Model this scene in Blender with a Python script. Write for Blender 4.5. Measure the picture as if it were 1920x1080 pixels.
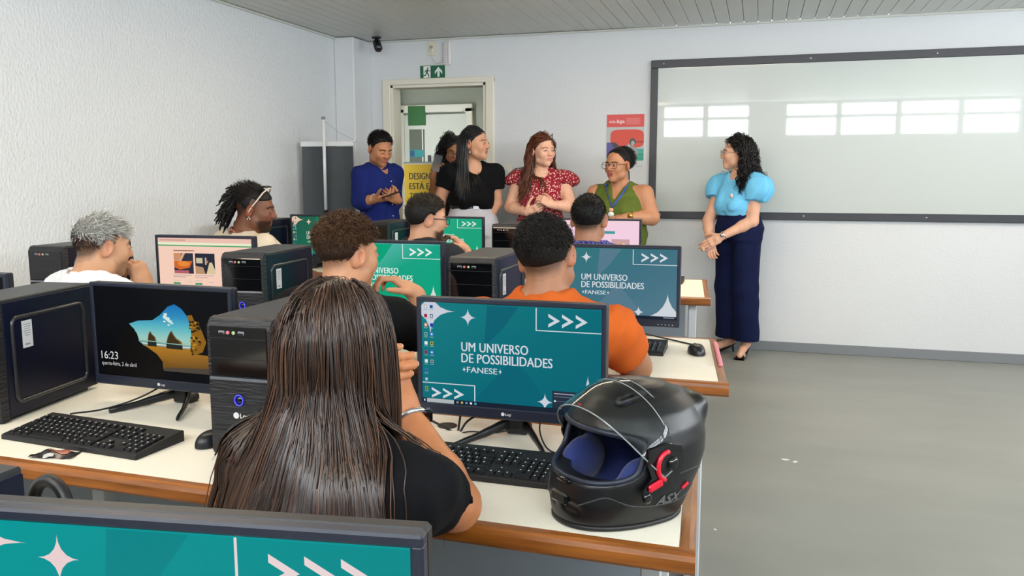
import bpy, math, random
import numpy as np
from mathutils import Vector, Matrix
random.seed(7)
RNG = np.random.default_rng(11)
for _o in list(bpy.data.objects):
    bpy.data.objects.remove(_o)
SC = bpy.context.scene
COL = SC.collection
PI = math.pi

# ---------------------------------------------------------------- camera
def cam_matrix(yaw, pitch, roll, h):
    cy, sy = math.cos(yaw), math.sin(yaw)
    f0 = Vector((-sy, cy, 0)); r0 = Vector((cy, sy, 0)); up = Vector((0, 0, 1))
    cp, sp = math.cos(pitch), math.sin(pitch)
    f = f0*cp - up*sp; u = up*cp + f0*sp
    cr, sr = math.cos(roll), math.sin(roll)
    r2 = r0*cr + u*sr; u2 = u*cr - r0*sr
    m = Matrix((r2, u2, -f)).transposed().to_4x4()
    m.translation = Vector((0, 0, h))
    return m
cd = bpy.data.cameras.new('camera'); cam = bpy.data.objects.new('camera', cd); COL.objects.link(cam)
cam.matrix_world = cam_matrix(.2890, .1357, -.0017, 1.3764)
cd.sensor_width = 36; cd.lens = 1555.36*36/1920; cd.clip_start = .02
SC.camera = cam
# ---------------------------------------------------------------- world, daylight, exposure
SC.view_settings.view_transform = 'Standard'; SC.view_settings.look = 'None'
SC.view_settings.gamma = 1; SC.view_settings.use_curve_mapping = False
EXPO = 0.0
SC.view_settings.exposure = EXPO
W = bpy.data.worlds.new('sky'); SC.world = W; W.use_nodes = True
bg = W.node_tree.nodes['Background']; bg.inputs[0].default_value = (.90, .95, 1, 1); bg.inputs[1].default_value = 31.5
try:
    SC.cycles.use_denoising = True
    SC.cycles.max_bounces = 8; SC.cycles.diffuse_bounces = 5; SC.cycles.transparent_max_bounces = 12
    SC.cycles.sample_clamp_indirect = 6
except Exception:
    pass
XL, XR, YB, YR, ZC = -3.46, 4.2, 6.73, -.40, 2.513      # room shell
FILL_W, FILL_C = 13, (1, .80, .58)  # power and warm tint of the added ceiling lamps
def area(name, loc, rot, sx, sy, power, color=(1, 1, 1), portal=False, spread=None):
    l = bpy.data.lights.new(name, 'AREA'); l.shape = 'RECTANGLE'; l.size = sx; l.size_y = sy
    l.energy = power; l.color = color
    if portal: l.cycles.is_portal = True
    if spread: l.spread = spread
    o = bpy.data.objects.new(name, l); COL.objects.link(o); o.location = loc; o.rotation_euler = rot
    return o
REAR_WIN = [(-3.1, -2.05, 1.94, 2.495), (-1.62, -.14, 1.94, 2.495), (.275, 3.65, 1.94, 2.495)]      # X spans on the wall behind the camera
SIDE_WIN = [(-.2, 1.6, 1.9, 2.46), (2.0, 4.3, 1.9, 2.46), (4.7, 6.3, 1.9, 2.46)]               # Y spans on the right wall
for a, b, z0, z1 in REAR_WIN:
    area('sky_portal', ((a+b)/2, YR-.02, (z0+z1)/2), (PI/2, 0, 0), b-a, z1-z0, 1, portal=True)
for a, b, z0, z1 in SIDE_WIN:
    area('sky_portal', (XR+.02, (a+b)/2, (z0+z1)/2), (0, PI/2, 0), z1-z0, b-a, 1, portal=True)

# ---------------------------------------------------------------- helpers: colour and materials
def lin(c):
    if isinstance(c, str):
        c = [int(c[i:i+2], 16)/255 for i in (0, 2, 4)]
    return tuple((x/12.92 if x <= .04045 else ((x+.055)/1.055)**2.4) for x in c[:3])
MATS = {}
def mat(name, color='808080', rough=.5, metal=0, spec=.5, bump=None, vary=None, attr=False, emit=None, coat=0, coatr=.06, alpha=None, trans=0, sheen=0, grain=None, sss=0, aniso=0):
    """bump=(scale, strength, distance, stretch) noise relief; vary=(scale, amount) colour noise; grain=(stretch, colour2) wood."""
    if name in MATS: return MATS[name]
    m = bpy.data.materials.new(name); m.use_nodes = True; MATS[name] = m
    nt = m.node_tree; N = nt.nodes; L = nt.links; p = N['Principled BSDF']
    c = lin(color) + (1,)
    p.inputs['Base Color'].default_value = c; p.inputs['Roughness'].default_value = rough
    p.inputs['Metallic'].default_value = metal; p.inputs['Specular IOR Level'].default_value = spec
    if coat: p.inputs['Coat Weight'].default_value = coat; p.inputs['Coat Roughness'].default_value = coatr
    if trans: p.inputs['Transmission Weight'].default_value = trans
    if sheen: p.inputs['Sheen Weight'].default_value = sheen
    if aniso: p.inputs['Anisotropic'].default_value = aniso
    if sss:
        p.inputs['Subsurface Weight'].default_value = sss; p.inputs['Subsurface Radius'].default_value = (.012, .005, .003); p.inputs['Subsurface Scale'].default_value = 1
    tc = N.new('ShaderNodeTexCoord')
    src = None
    if attr:
        a = N.new('ShaderNodeAttribute'); a.attribute_name = 'Col'; src = a.outputs['Color']
    def noise(scale, detail=4, stretch=(1, 1, 1)):
        mp = N.new('ShaderNodeMapping'); mp.inputs['Scale'].default_value = stretch
        L.new(tc.outputs['Object'], mp.inputs['Vector'])
        n = N.new('ShaderNodeTexNoise'); n.inputs['Scale'].default_value = scale; n.inputs['Detail'].default_value = detail
        L.new(mp.outputs[0], n.inputs['Vector']); return n
    if grain:
        n = noise(grain[2] if len(grain) > 2 else 9, 6, grain[0]); mx = N.new('ShaderNodeMix'); mx.data_type = 'RGBA'
        rp = N.new('ShaderNodeValToRGB'); rp.color_ramp.elements[0].position = .35; rp.color_ramp.elements[1].position = .68
        L.new(n.outputs['Fac'], rp.inputs[0]); L.new(rp.outputs[0], mx.inputs['Factor'])
        mx.inputs[6].default_value = c; mx.inputs[7].default_value = lin(grain[1]) + (1,); src = mx.outputs[2]
    if vary:
        n = noise(vary[0], 5, vary[2] if len(vary) > 2 else (1, 1, 1)); h = N.new('ShaderNodeHueSaturation')
        mr = N.new('ShaderNodeMapRange'); mr.inputs[1].default_value = .25; mr.inputs[2].default_value = .75
        mr.inputs[3].default_value = 1-vary[1]; mr.inputs[4].default_value = 1+vary[1]
        L.new(n.outputs['Fac'], mr.inputs[0]); L.new(mr.outputs[0], h.inputs['Value'])
        if src: L.new(src, h.inputs['Color'])
        else: h.inputs['Color'].default_value = c
        src = h.outputs['Color']
    if src: L.new(src, p.inputs['Base Color'])
    if emit is not None:
        if attr: L.new(src, p.inputs['Emission Color'])
        else: p.inputs['Emission Color'].default_value = c
        p.inputs['Emission Strength'].default_value = emit*2**(-EXPO)
        if attr:
            for l in list(p.inputs['Base Color'].links): L.remove(l)
        p.inputs['Base Color'].default_value = (.002, .002, .0025, 1)
    if bump:
        n = noise(bump[0], 3, bump[3] if len(bump) > 3 else (1, 1, 1)); b = N.new('ShaderNodeBump')
        b.inputs['Strength'].default_value = bump[1]; b.inputs['Distance'].default_value = bump[2]
        L.new(n.outputs['Fac'], b.inputs['Height']); L.new(b.outputs[0], p.inputs['Normal'])
    return m

# ---------------------------------------------------------------- helpers: mesh building
class MB:
    """Collects simple solids; build() links them as ONE mesh object."""
    def __init__(s): s.V = []; s.F = []; s.M = []; s.S = []; s.C = []; s.n = 0
    def add(s, V, F, m=0, smooth=False, col=None):
        V = np.asarray(V, float).reshape(-1, 3)
        s.V.append(V); s.F += [tuple(int(i)+s.n for i in f) for f in F]; s.M += [m]*len(F); s.S += [smooth]*len(F)
        c = np.ones((len(V), 3)) if col is None else (np.tile(np.asarray(lin(col) if isinstance(col, str) else col, float), (len(V), 1)) if np.ndim(col) < 2 else np.asarray(col))
        s.C.append(c); s.n += len(V); return s
    def box(s, c, size, rot=None, b=0.0, m=0, col=None):
        hx, hy, hz = [x/2 for x in size]; c = np.array(c, float)
        if b <= 0:
            V = np.array([(x, y, z) for x in (-hx, hx) for y in (-hy, hy) for z in (-hz, hz)])
            F = [(0, 1, 3, 2), (4, 6, 7, 5), (0, 4, 5, 1), (2, 3, 7, 6), (0, 2, 6, 4), (1, 5, 7, 3)]
        else:
            b = min(b, hx*.98, hy*.98, hz*.98); V = []; idx = {}
            for i, sx in enumerate((-1, 1)):
                for j, sy in enumerate((-1, 1)):
                    for k, sz in enumerate((-1, 1)):
                        for a, v in enumerate(((hx, hy-b, hz-b), (hx-b, hy, hz-b), (hx-b, hy-b, hz))):
                            idx[i, j, k, a] = len(V); V.append((sx*v[0], sy*v[1], sz*v[2]))
            V = np.array(V); F = []
            for i in (0, 1):
                F.append([idx[i, j, k, 0] for j, k in ((0, 0), (1, 0), (1, 1), (0, 1))])
                F.append([idx[j, i, k, 1] for j, k in ((0, 0), (1, 0), (1, 1), (0, 1))])
                F.append([idx[j, k, i, 2] for j, k in ((0, 0), (1, 0), (1, 1), (0, 1))])
                for j in (0, 1):
                    F.append([idx[i, j, 0, 0], idx[i, j, 1, 0], idx[i, j, 1, 1], idx[i, j, 0, 1]])
                    F.append([idx[i, 0, j, 0], idx[i, 1, j, 0], idx[i, 1, j, 2], idx[i, 0, j, 2]])
                    F.append([idx[0, i, j, 1], idx[1, i, j, 1], idx[1, i, j, 2], idx[0, i, j, 2]])
                    for k in (0, 1): F.append([idx[i, j, k, 0], idx[i, j, k, 1], idx[i, j, k, 2]])
            G = []
            for f in F:
                q = V[f]; n = np.cross(q[1]-q[0], q[2]-q[0])
                G.append(tuple(f) if n @ q.mean(0) > 0 else tuple(f[::-1]))
            F = G
        if rot is not None: V = V @ np.array(rot, float).T
        return s.add(V+c, F, m, False, col)
    def tube(s, P, r, n=8, caps=True, m=0, closed=False, col=None, flat=None):
        P = np.asarray(P, float); k = len(P); r = np.broadcast_to(np.asarray(r, float), (k,))
        T = np.gradient(P, axis=0) if not closed else np.roll(P, -1, 0)-np.roll(P, 1, 0)
        T /= np.linalg.norm(T, axis=1)[:, None]+1e-12
        a = np.array([0, 0, 1.]) if abs(T[0][2]) < .9 else np.array([1., 0, 0])
        U = []; u = a
        for t in T:
            u = u - t*(u @ t); nu = np.linalg.norm(u)
            if nu < 1e-6: u = np.cross(t, [0.3, .5, .8]); nu = np.linalg.norm(u)
            u = u/nu; U.append(u)
        U = np.array(U); B = np.cross(T, U); th = np.arange(n)*2*PI/n
        V = P[:, None]+r[:, None, None]*(np.cos(th)[None, :, None]*U[:, None]+np.sin(th)[None, :, None]*(flat or 1)*B[:, None])
        F = []
        for i in range(k if closed else k-1):
            i2 = (i+1) % k
            for j in range(n): F.append((i*n+j, i*n+(j+1) % n, i2*n+(j+1) % n, i2*n+j))
        V = V.reshape(-1, 3)
        if caps and not closed: F += [tuple(range(n))[::-1], tuple((k-1)*n+j for j in range(n))]
        return s.add(V, F, m, n > 5, col)
    def lathe(s, prof, c=(0, 0, 0), n=20, m=0, R=None, col=None, smooth=True):
        V = []; F = []
        for r, z in prof:
            for j in range(n): V.append((r*math.cos(2*PI*j/n), r*math.sin(2*PI*j/n), z))
        for i in range(len(prof)-1):
            for j in range(n): F.append((i*n+j, i*n+(j+1) % n, (i+1)*n+(j+1) % n, (i+1)*n+j))
        F += [tuple(range(n))[::-1], tuple((len(prof)-1)*n+j for j in range(n))]
        V = np.array(V)
        if R is not None: V = V @ np.array(R, float).T
        return s.add(V+np.array(c), F, m, smooth, col)
    def sphere(s, c, r, n=14, k=8, m=0, col=None, R=None):
        r = np.broadcast_to(np.asarray(r, float), (3,)); V = [(0, 0, 1)]
        for i in range(1, k):
            for j in range(n): V.append((math.sin(PI*i/k)*math.cos(2*PI*j/n), math.sin(PI*i/k)*math.sin(2*PI*j/n), math.cos(PI*i/k)))
        V.append((0, 0, -1)); F = []
        for j in range(n): F.append((0, 1+j, 1+(j+1) % n))
        for i in range(k-2):
            for j in range(n): F.append((1+i*n+j, 1+(i+1)*n+j, 1+(i+1)*n+(j+1) % n, 1+i*n+(j+1) % n))
        e = len(V)-1
        for j in range(n): F.append((e, e-n+(j+1) % n, e-n+j))
        V = np.array(V)*r
        if R is not None: V = V @ np.array(R, float).T
        return s.add(V+np.array(c, float), F, m, True, col)
    def prism(s, P2, z0, z1, R=None, c=(0, 0, 0), m=0, col=None):
        """outline P2 (counter-clockwise in local x,y) extruded from z0 to z1, then rotated and moved"""
        P2 = np.asarray(P2, float); n = len(P2)
        V = np.concatenate([np.c_[P2, np.full(n, z0)], np.c_[P2, np.full(n, z1)]])
        F = [tuple(range(n))[::-1], tuple(range(n, 2*n))]+[(i, (i+1) % n, n+(i+1) % n, n+i) for i in range(n)]
        if R is not None: V = V @ np.array(R, float).T
        return s.add(V+np.array(c, float), F, m, False, col)
    def grid(s, X, m=0, smooth=True, col=None, close_u=False):
        X = np.asarray(X, float); a, b = X.shape[:2]; F = []
        for i in range(a if close_u else a-1):
            i2 = (i+1) % a
            for j in range(b-1): F.append((i*b+j, i2*b+j, i2*b+j+1, i*b+j+1))
        return s.add(X.reshape(-1, 3), F, m, smooth, col)
    def build(s, name, mats, parent=None, loc=(0, 0, 0), rz=0, attr=False, **tags):
        me = bpy.data.meshes.new(name)
        V = np.concatenate(s.V); me.from_pydata(V.tolist(), [], s.F)
        for m_ in (mats if isinstance(mats, (list, tuple)) else [mats]): me.materials.append(m_)
        me.polygons.foreach_set('material_index', s.M); me.polygons.foreach_set('use_smooth', s.S)
        if attr:
            a = me.attributes.new('Col', 'FLOAT_COLOR', 'POINT'); a.data.foreach_set('color', np.c_[np.concatenate(s.C), np.ones(s.n)].ravel())
        me.update()
        return link(name, me, parent, loc, rz, **tags)
def link(name, me, parent=None, loc=(0, 0, 0), rz=0, **tags):
    o = bpy.data.objects.new(name, me); COL.objects.link(o); o.location = loc; o.rotation_euler = (0, 0, rz)
    if parent: o.parent = parent
    for k, v in tags.items():
        if v: o[k] = v
    return o
def thing(name, label, category, loc=(0, 0, 0), rz=0, group=None):
    return link(name, None, None, loc, rz, label=label, category=category, group=group)
def copy_tree(o, parent=None):
    c = o.copy(); COL.objects.link(c)
    if parent: c.parent = parent
    for ch in list(o.children): copy_tree(ch, c)
    return c
def raw_mesh(name, V, F, mats, col=None, smooth=True, mi=None):
    """fast mesh from arrays of equal-size faces"""
    V = np.asarray(V, np.float32); F = np.asarray(F, np.int32); k = F.shape[1]
    me = bpy.data.meshes.new(name); me.vertices.add(len(V)); me.vertices.foreach_set('co', V.ravel())
    me.loops.add(F.size); me.loops.foreach_set('vertex_index', F.ravel())
    me.polygons.add(len(F)); me.polygons.foreach_set('loop_start', np.arange(0, F.size, k, dtype=np.int32))
    try: me.polygons.foreach_set('loop_total', np.full(len(F), k, np.int32))
    except Exception: pass
    for m_ in (mats if isinstance(mats, (list, tuple)) else [mats]): me.materials.append(m_)
    if smooth: me.polygons.foreach_set('use_smooth', np.ones(len(F), bool))
    if mi is not None: me.polygons.foreach_set('material_index', mi)
    if col is not None:
        a = me.attributes.new('Col', 'FLOAT_COLOR', 'POINT'); a.data.foreach_set('color', np.c_[col, np.ones(len(V))].astype(np.float32).ravel())
    me.update(calc_edges=True); me.validate()
    return me
_TXT = {}
def text_mesh(t, bold=0.0, shear=0.0, sp=1.0):
    """(V, F) of a line of lettering, cap height ~ .7, starting at x=0, in the x,y plane"""
    k = (t, bold, shear, sp)
    if k not in _TXT:
        c = bpy.data.curves.new('lettering', 'FONT'); c.body = t; c.size = 1; c.offset = bold; c.resolution_u = 3; c.shear = shear; c.space_character = sp
        o = bpy.data.objects.new('lettering', c); COL.objects.link(o); dg = bpy.context.evaluated_depsgraph_get(); dg.update()
        me = bpy.data.meshes.new_from_object(o.evaluated_get(dg)); V = np.array([v.co[:] for v in me.vertices]); F = [tuple(p.vertices) for p in me.polygons]
        bpy.data.objects.remove(o); bpy.data.curves.remove(c); bpy.data.meshes.remove(me); _TXT[k] = (V, F)
    V, F = _TXT[k]; return V.copy(), F
def rotz(a): c, s = math.cos(a), math.sin(a); return np.array([[c, -s, 0], [s, c, 0], [0, 0, 1.]])
def rotx(a): c, s = math.cos(a), math.sin(a); return np.array([[1., 0, 0], [0, c, -s], [0, s, c]])
def roty(a): c, s = math.cos(a), math.sin(a); return np.array([[c, 0, s], [0, 1., 0], [-s, 0, c]])
def curve_pts(P, n=24):
    """Catmull-Rom through control points"""
    P = np.asarray(P, float); Q = np.concatenate([[2*P[0]-P[1]], P, [2*P[-1]-P[-2]]]); out = []
    k = len(P)-1; per = max(2, n//k)
    for i in range(k):
        p0, p1, p2, p3 = Q[i:i+4]
        for t in np.linspace(0, 1, per, endpoint=False):
            out.append(.5*((2*p1)+(-p0+p2)*t+(2*p0-5*p1+4*p2-p3)*t*t+(-p0+3*p1-3*p2+p3)*t**3))
    out.append(P[-1]); return np.array(out)
def rrect(w, h, r, n=4):
    out = []
    for cx, cy, a0 in ((w/2-r, h/2-r, 0), (-w/2+r, h/2-r, PI/2), (-w/2+r, -h/2+r, PI), (w/2-r, -h/2+r, 1.5*PI)):
        for i in range(n+1): a = a0+PI/2*i/n; out.append((cx+r*math.cos(a), cy+r*math.sin(a)))
    return np.array(out)
# local frame whose x,y plane stands upright facing -Y (towards the camera side): x right, y up, z towards viewer
FACE = np.array([[1., 0, 0], [0, 0, -1.], [0, 1., 0]])
# ================================================================ ROOM
M_wall = mat('painted_wall', 'd2d5d7', .75, bump=(70, .35, .006), vary=(1.2, .02))
M_stucco = mat('stucco_wall', 'd4d8da', .7, bump=(70, .7, .010, (1, 1, .6)), vary=(1.5, .02))
M_ceil = mat('ceiling_pvc', 'c6c8c2', .35, vary=(2, .03))
M_ceilgap = mat('ceiling_joint', '6e706c', .8)
M_floor = mat('grey_painted_floor', '898b85', .42, spec=.35, vary=(1.3, .09, (1, 2.2, 1)), bump=(140, .08, .002))
M_skirt = mat('grey_skirting', '787c80', .5)
M_frame = mat('cream_door_frame', 'dcd8c8', .5, vary=(6, .02))
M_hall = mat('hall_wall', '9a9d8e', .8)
def structure(name, mb, m, parent=None, **k):
    return mb.build(name, m, parent, kind=None if parent else 'structure', **k)
DX0, DX1, DZ = -3.09, -2.225, 2.14          # doorway
structure('floor', MB().box(((XL+XR)/2, (YR+9.4)/2, -.05), (XR-XL+.4, 9.4-YR+.4, .1)), M_floor)
# floor specks and scuffs
structure('wall_left', MB().box((XL-.06, (YR+YB)/2, ZC/2), (.12, YB-YR+.24, ZC)), M_stucco)
wb = MB(); T = .14
wb.box(((XL+DX0)/2, YB+T/2, ZC/2), (DX0-XL, T, ZC)); wb.box(((DX1+XR)/2, YB+T/2, ZC/2), (XR-DX1, T, ZC)); wb.box(((DX0+DX1)/2, YB+T/2, (DZ+ZC)/2), (DX1-DX0, T, ZC-DZ))
structure('wall_back', wb, M_wall)
def wall_with_windows(name, spans, fn, L0, L1):
    mb = MB(); cur = L0
    for a, b, z0, z1 in spans:
        mb_box = fn(mb, cur, a, 0, ZC); fn(mb, a, b, 0, z0); fn(mb, a, b, z1, ZC); cur = b
    fn(mb, cur, L1, 0, ZC); structure(name, mb, M_wall)
wall_with_windows('wall_rear', REAR_WIN, lambda mb, a, b, z0, z1: mb.box(((a+b)/2, YR-.07, (z0+z1)/2), (b-a, .14, z1-z0)), XL-.1, XR+.1)
wall_with_windows('wall_right', SIDE_WIN, lambda mb, a, b, z0, z1: mb.box((XR+.07, (a+b)/2, (z0+z1)/2), (.14, b-a, z1-z0)), YR, YB)
M_wframe = mat('white_window_frame', 'c9ccce', .4)
M_glass = mat('window_glass', 'ffffff', .0, trans=1, spec=.3)
nw = 0
for spans, rear in ((REAR_WIN, True), (SIDE_WIN, False)):
    for a, b, z0, z1 in spans:
        nw += 1; n = max(2, round((b-a)/.85)); mb = MB(); ww = b-a
        for i in range(n+1):
            t = .085; x = a+ww*i/n; x = min(max(x, a+t/2), b-t/2)
            mb.box((x, 0, (z0+z1)/2), (t if 0 < i < n else t, .06, z1-z0))
        for z in (z0+.02, z0+(z1-z0)*.58, z1-.02): mb.box(((a+b)/2, 0, z), (ww, .055, .05))
        o = structure('window_%d' % nw, mb, M_wframe)
        if rear: o.location = (0, YR-.07, 0)
        else: o.location = (XR+.07, 0, 0); o.rotation_euler = (0, 0, PI/2)
# column in the corner
structure('trim_1', MB().box(((XL-3.28)/2, (6.42+YB)/2, ZC/2), (-3.28-XL, YB-6.42, ZC), b=.008), M_wall)
# ceiling: PVC strips, each a part
ce = structure('ceiling', MB().box(((XL+XR)/2, (YR+YB)/2, ZC+.06), (XR-XL+.3, YB-YR+.3, .08)), M_ceilgap)
pl = MB(); LY = YB-YR
prof = np.array([(-.0488, .012), (-.0488, .003), (-.0465, 0), (.0465, 0), (.0488, .003), (.0488, .012)])
pl.prism(prof, -LY/2, LY/2, R=np.array([[1., 0, 0], [0, 0, -1.], [0, 1., 0]]))
x = -.9121-.05-.1*int((-.96-XL)/.1)-.1; first = None
while x < XR:
    xx = x+.05
    if first is None:
        first = pl.build('plank', M_ceil, ce, (xx, (YR+YB)/2, ZC+.004)); me_pl = first.data
    else: link('plank', me_pl, ce, (xx, (YR+YB)/2, ZC+.004+random.uniform(0, .0012)))
    x += .1
structure('baseboard_back', MB().box(((DX1+.08+XR)/2, YB-.006, .0375), (XR-DX1-.08, .012, .075), b=.003), M_skirt)
structure('baseboard_left', MB().box((XL+.006, (YR+6.42)/2, .0375), (.012, 6.42-YR, .075), b=.003), M_skirt)
structure('trim_2', MB().box(((XL+XR)/2, YB-.008, ZC-.006), (XR-XL, .016, .016), b=.003), M_ceil)
structure('trim_3', MB().box((XL+.008, (YR+YB)/2, ZC-.006), (.016, YB-YR, .016), b=.003), M_ceil)
# doorway frame
df = MB()
for x in (DX0-.037, DX1+.037): df.box((x, YB-.006, (DZ+.04)/2), (.074, .03, DZ+.04), b=.006)
df.box(((DX0+DX1)/2, YB-.006, DZ+.025), (DX1-DX0+.148, .031, .05), b=.006)
for x in (DX0+.012, DX1-.012): df.box((x, YB+T/2, DZ/2), (.024, T+.02, DZ), b=.003)
df.box(((DX0+DX1)/2, YB+T/2, DZ-.012), (DX1-DX0, T+.02, .024), b=.003)
structure('door_1', df, M_frame)
# hall behind the doorway
HY = 8.25
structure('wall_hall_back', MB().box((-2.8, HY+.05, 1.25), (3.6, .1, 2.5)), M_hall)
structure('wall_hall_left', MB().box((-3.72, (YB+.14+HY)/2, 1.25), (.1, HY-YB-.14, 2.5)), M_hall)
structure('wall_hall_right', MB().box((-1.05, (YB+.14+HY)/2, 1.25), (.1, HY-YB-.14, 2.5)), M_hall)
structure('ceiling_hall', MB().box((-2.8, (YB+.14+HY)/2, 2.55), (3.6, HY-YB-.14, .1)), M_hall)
hl = thing('hall_ceiling_light', 'small round ceiling light in the hall beyond the doorway', 'lamp', (-2.2, 7.5, 2.5))  # lamp added to give the hall some dim light
MB().lathe([(.14, -.03), (.15, 0)], n=20).build('light_housing', M_wframe, hl)
area('hall_light', (-2.2, 7.5, 2.44), (0, 0, 0), .25, .25, 3.6, (1, .93, .76))


# unseen ceiling lamps above the frame, added to brighten desks, floor and back wall
M_tube = mat('lamp_tube', 'fff2e0', .5, emit=6.0)
for x_, y_, w_ in ((-2.0, .3, 'nearest of the three over the desks'), (-2.0, 2.4, 'middle of the three over the desks'), (-1.7, 4.4, 'farthest of the three over the desks'), (1.7, 4.85, 'the right one before the whiteboard'), (-.3, 4.78, 'the left one before the whiteboard')):
    t = thing('ceiling_lamp', 'white twin-tube ceiling lamp, '+w_, 'lamp', (x_, y_, ZC), 0, 'ceiling lamps')
    MB().box((0, 0, -.02), (1.24, .16, .04), b=.006).build('lamp_housing', M_wframe, t)
    for s_ in (-1, 1): MB().tube([(-.58, s_*.04, -.052), (.58, s_*.04, -.052)], .013, 8).build('tube', M_tube, t)
    area('tube_light', (x_, y_, ZC-.07), (0, 0, 0), 1.2, .14, FILL_W*(1.6 if y_ > 4.5 else 1), FILL_C)
# ================================================================ DESKS
DT = .72
M_lam = mat('white_laminate', 'f0ead8', .38, spec=.4, vary=(3, .02))
M_edge = mat('varnished_wood_edge', '9c5c22', .35, grain=((1.2, 14, 14), '74400f', 5), coat=.25, bump=(30, .15, .001, (1, 9, 9)))
M_edgey = mat('varnished_wood_edge_side', '9a6232', .4, grain=((14, 1.2, 14), '6f4119', 5), coat=.2, bump=(30, .15, .001, (9, 1, 9)))
M_greypanel = mat('grey_desk_panel', '8f979f', .5, vary=(2, .03))
M_whitemetal = mat('white_painted_metal', 'd0d2d4', .4)
M_hole = mat('black_plastic_cap', '101012', .5)
def desk(label, x0, x1, y0, y1, rz=0, hole=None, legs=None, top=.72, skew=.085):
    w, d = x1-x0, y1-y0; DT = top
    t = thing('computer_desk', label, 'desk', (x1, y0, 0), rz)
    e = .028; z = DT-.02
    MB().box((-w/2, d/2, DT-.0125), (w-2*e, d-2*e, .025), b=.0015).build('worktop', M_lam, t)
    def strip(L, along_x, pos, m):
        pr = [(-e/2, -.019), (e/2-.006, -.019), (e/2, -.012), (e/2, .008), (e/2-.004, .0165), (e/2-.011, .0205), (-e/2, .0205)]
        mb = MB()
        if along_x: mb.prism(pr, -L/2, L/2, R=np.array([[0, 0, 1.], [-1, 0, 0], [0, 1, 0]]) if pos == 'f' else np.array([[0, 0, -1.], [1, 0, 0], [0, 1, 0]]))
        else: mb.prism(pr, -L/2, L/2, R=np.array([[1., 0, 0], [0, 0, -1.], [0, 1, 0]]) if pos == 'r' else np.array([[-1., 0, 0], [0, 0, 1.], [0, 1, 0]]))
        return mb
    for pos, c in (('f', (-w/2, e/2, z)), ('b', (-w/2, d-e/2, z))):
        o = strip(w, True, pos, 0).build('edge_strip', M_edge, t); o.location = c
    for pos, c in (('r', (-e/2, d/2, z)), ('l', (-w+e/2, d/2, z))):
        o = strip(d-2*e, False, pos, 0).build('edge_strip', M_edgey, t); o.location = c
    MB().box((-w/2, d-.13, .44), (w-.24, .018, .5)).build('modesty_panel', M_greypanel, t)
    for lx in (legs or (-.085, -w/2, -w+.085)):
        for ly in (.16, d-.1):
            MB().box((lx, ly, (DT-.04)/2+.012), (.04, .04, DT-.064), b=.003).build('leg', M_whitemetal, t)
        MB().box((lx, d/2, .014), (.05, d-.1, .028), b=.004).build('foot_rail', M_whitemetal, t)
        MB().box((lx, d/2+.03, DT-.052), (.036, d-.16, .024)).build('cross_bar', M_whitemetal, t)
    for hx in (hole or ()):
        MB().lathe([(.026, 0), (.027, .0015), (.024, .002)], (hx-x1, d-.12, DT), 20).build('cable_grommet', M_hole, t)
    for c in t.children:                       # the ends of these desks are not quite square
        for v in c.data.vertices: v.co.x -= skew*(v.co.y+c.location.y)
    return t
D2 = .765
desk('white desk with brown wooden edge carrying the helmet', -2.95, -.084, 1.395, 2.085, -.026, hole=(-.735, -1.66))
desk('white desk with brown wooden edge behind the man in orange, pink folder at its end', -3.36, -.066, 2.455, 3.16, 0, hole=(-.7,), top=D2, skew=.10)
desk('farthest white desk with brown wooden edge, in front of the standing group', -3.36, -.216, 4.19, 4.96, 0, top=D2, skew=.083)
desk('nearest desk, mostly under the frame, carrying the closest monitor', -1.75, -.05, .10, .80, 0)

# ================================================================ MONITORS
M_black = mat('black_satin_plastic', '101217', .38, spec=.5)
M_bezel = mat('dark_bezel_plastic', '1d2230', .33, spec=.5)
M_gloss = mat('gloss_black_plastic', '08090c', .08, spec=.6)
M_tex = mat('textured_black_front', '101218', .45, bump=(22, 1.0, .004, (1, 1, 7)))
M_screen = mat('lit_screen', 'ffffff', .3, attr=True, emit=1.0, spec=.08)
M_white = mat('white_print', 'd9dadb', .5)
M_grey = mat('grey_print', '7d8085', .5)
M_cable = mat('black_cable', '0c0c0e', .45)
def star(cx, cy, a, b, n=7, p=.52):
    P = []
    for q in range(4):
        for i in range(n):
            t = PI/2*i/n; c, s_ = math.cos(t)**(2/p), math.sin(t)**(2/p)
            x, y = (c, s_) if q % 2 == 0 else (s_, c)
            P.append((cx+a*(x, -x, -x, x)[q], cy+b*(y, y, -y, -y)[q]))
    return P
def clip_poly(P, x0=0, x1=1, y0=0, y1=1):
    for ax, v, sg in ((0, x0, 1), (0, x1, -1), (1, y0, 1), (1, y1, -1)):
        out = []
        for i in range(len(P)):
            a, b = P[i-1], P[i]; da, db = sg*(a[ax]-v), sg*(b[ax]-v)
            if (da >= 0) != (db >= 0):
                t = da/(da-db); out.append(tuple(a[k]+t*(b[k]-a[k]) for k in (0, 1)))
            if db >= 0: out.append(b)
        P = out
        if len(P) < 3: return []
    return P
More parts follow.
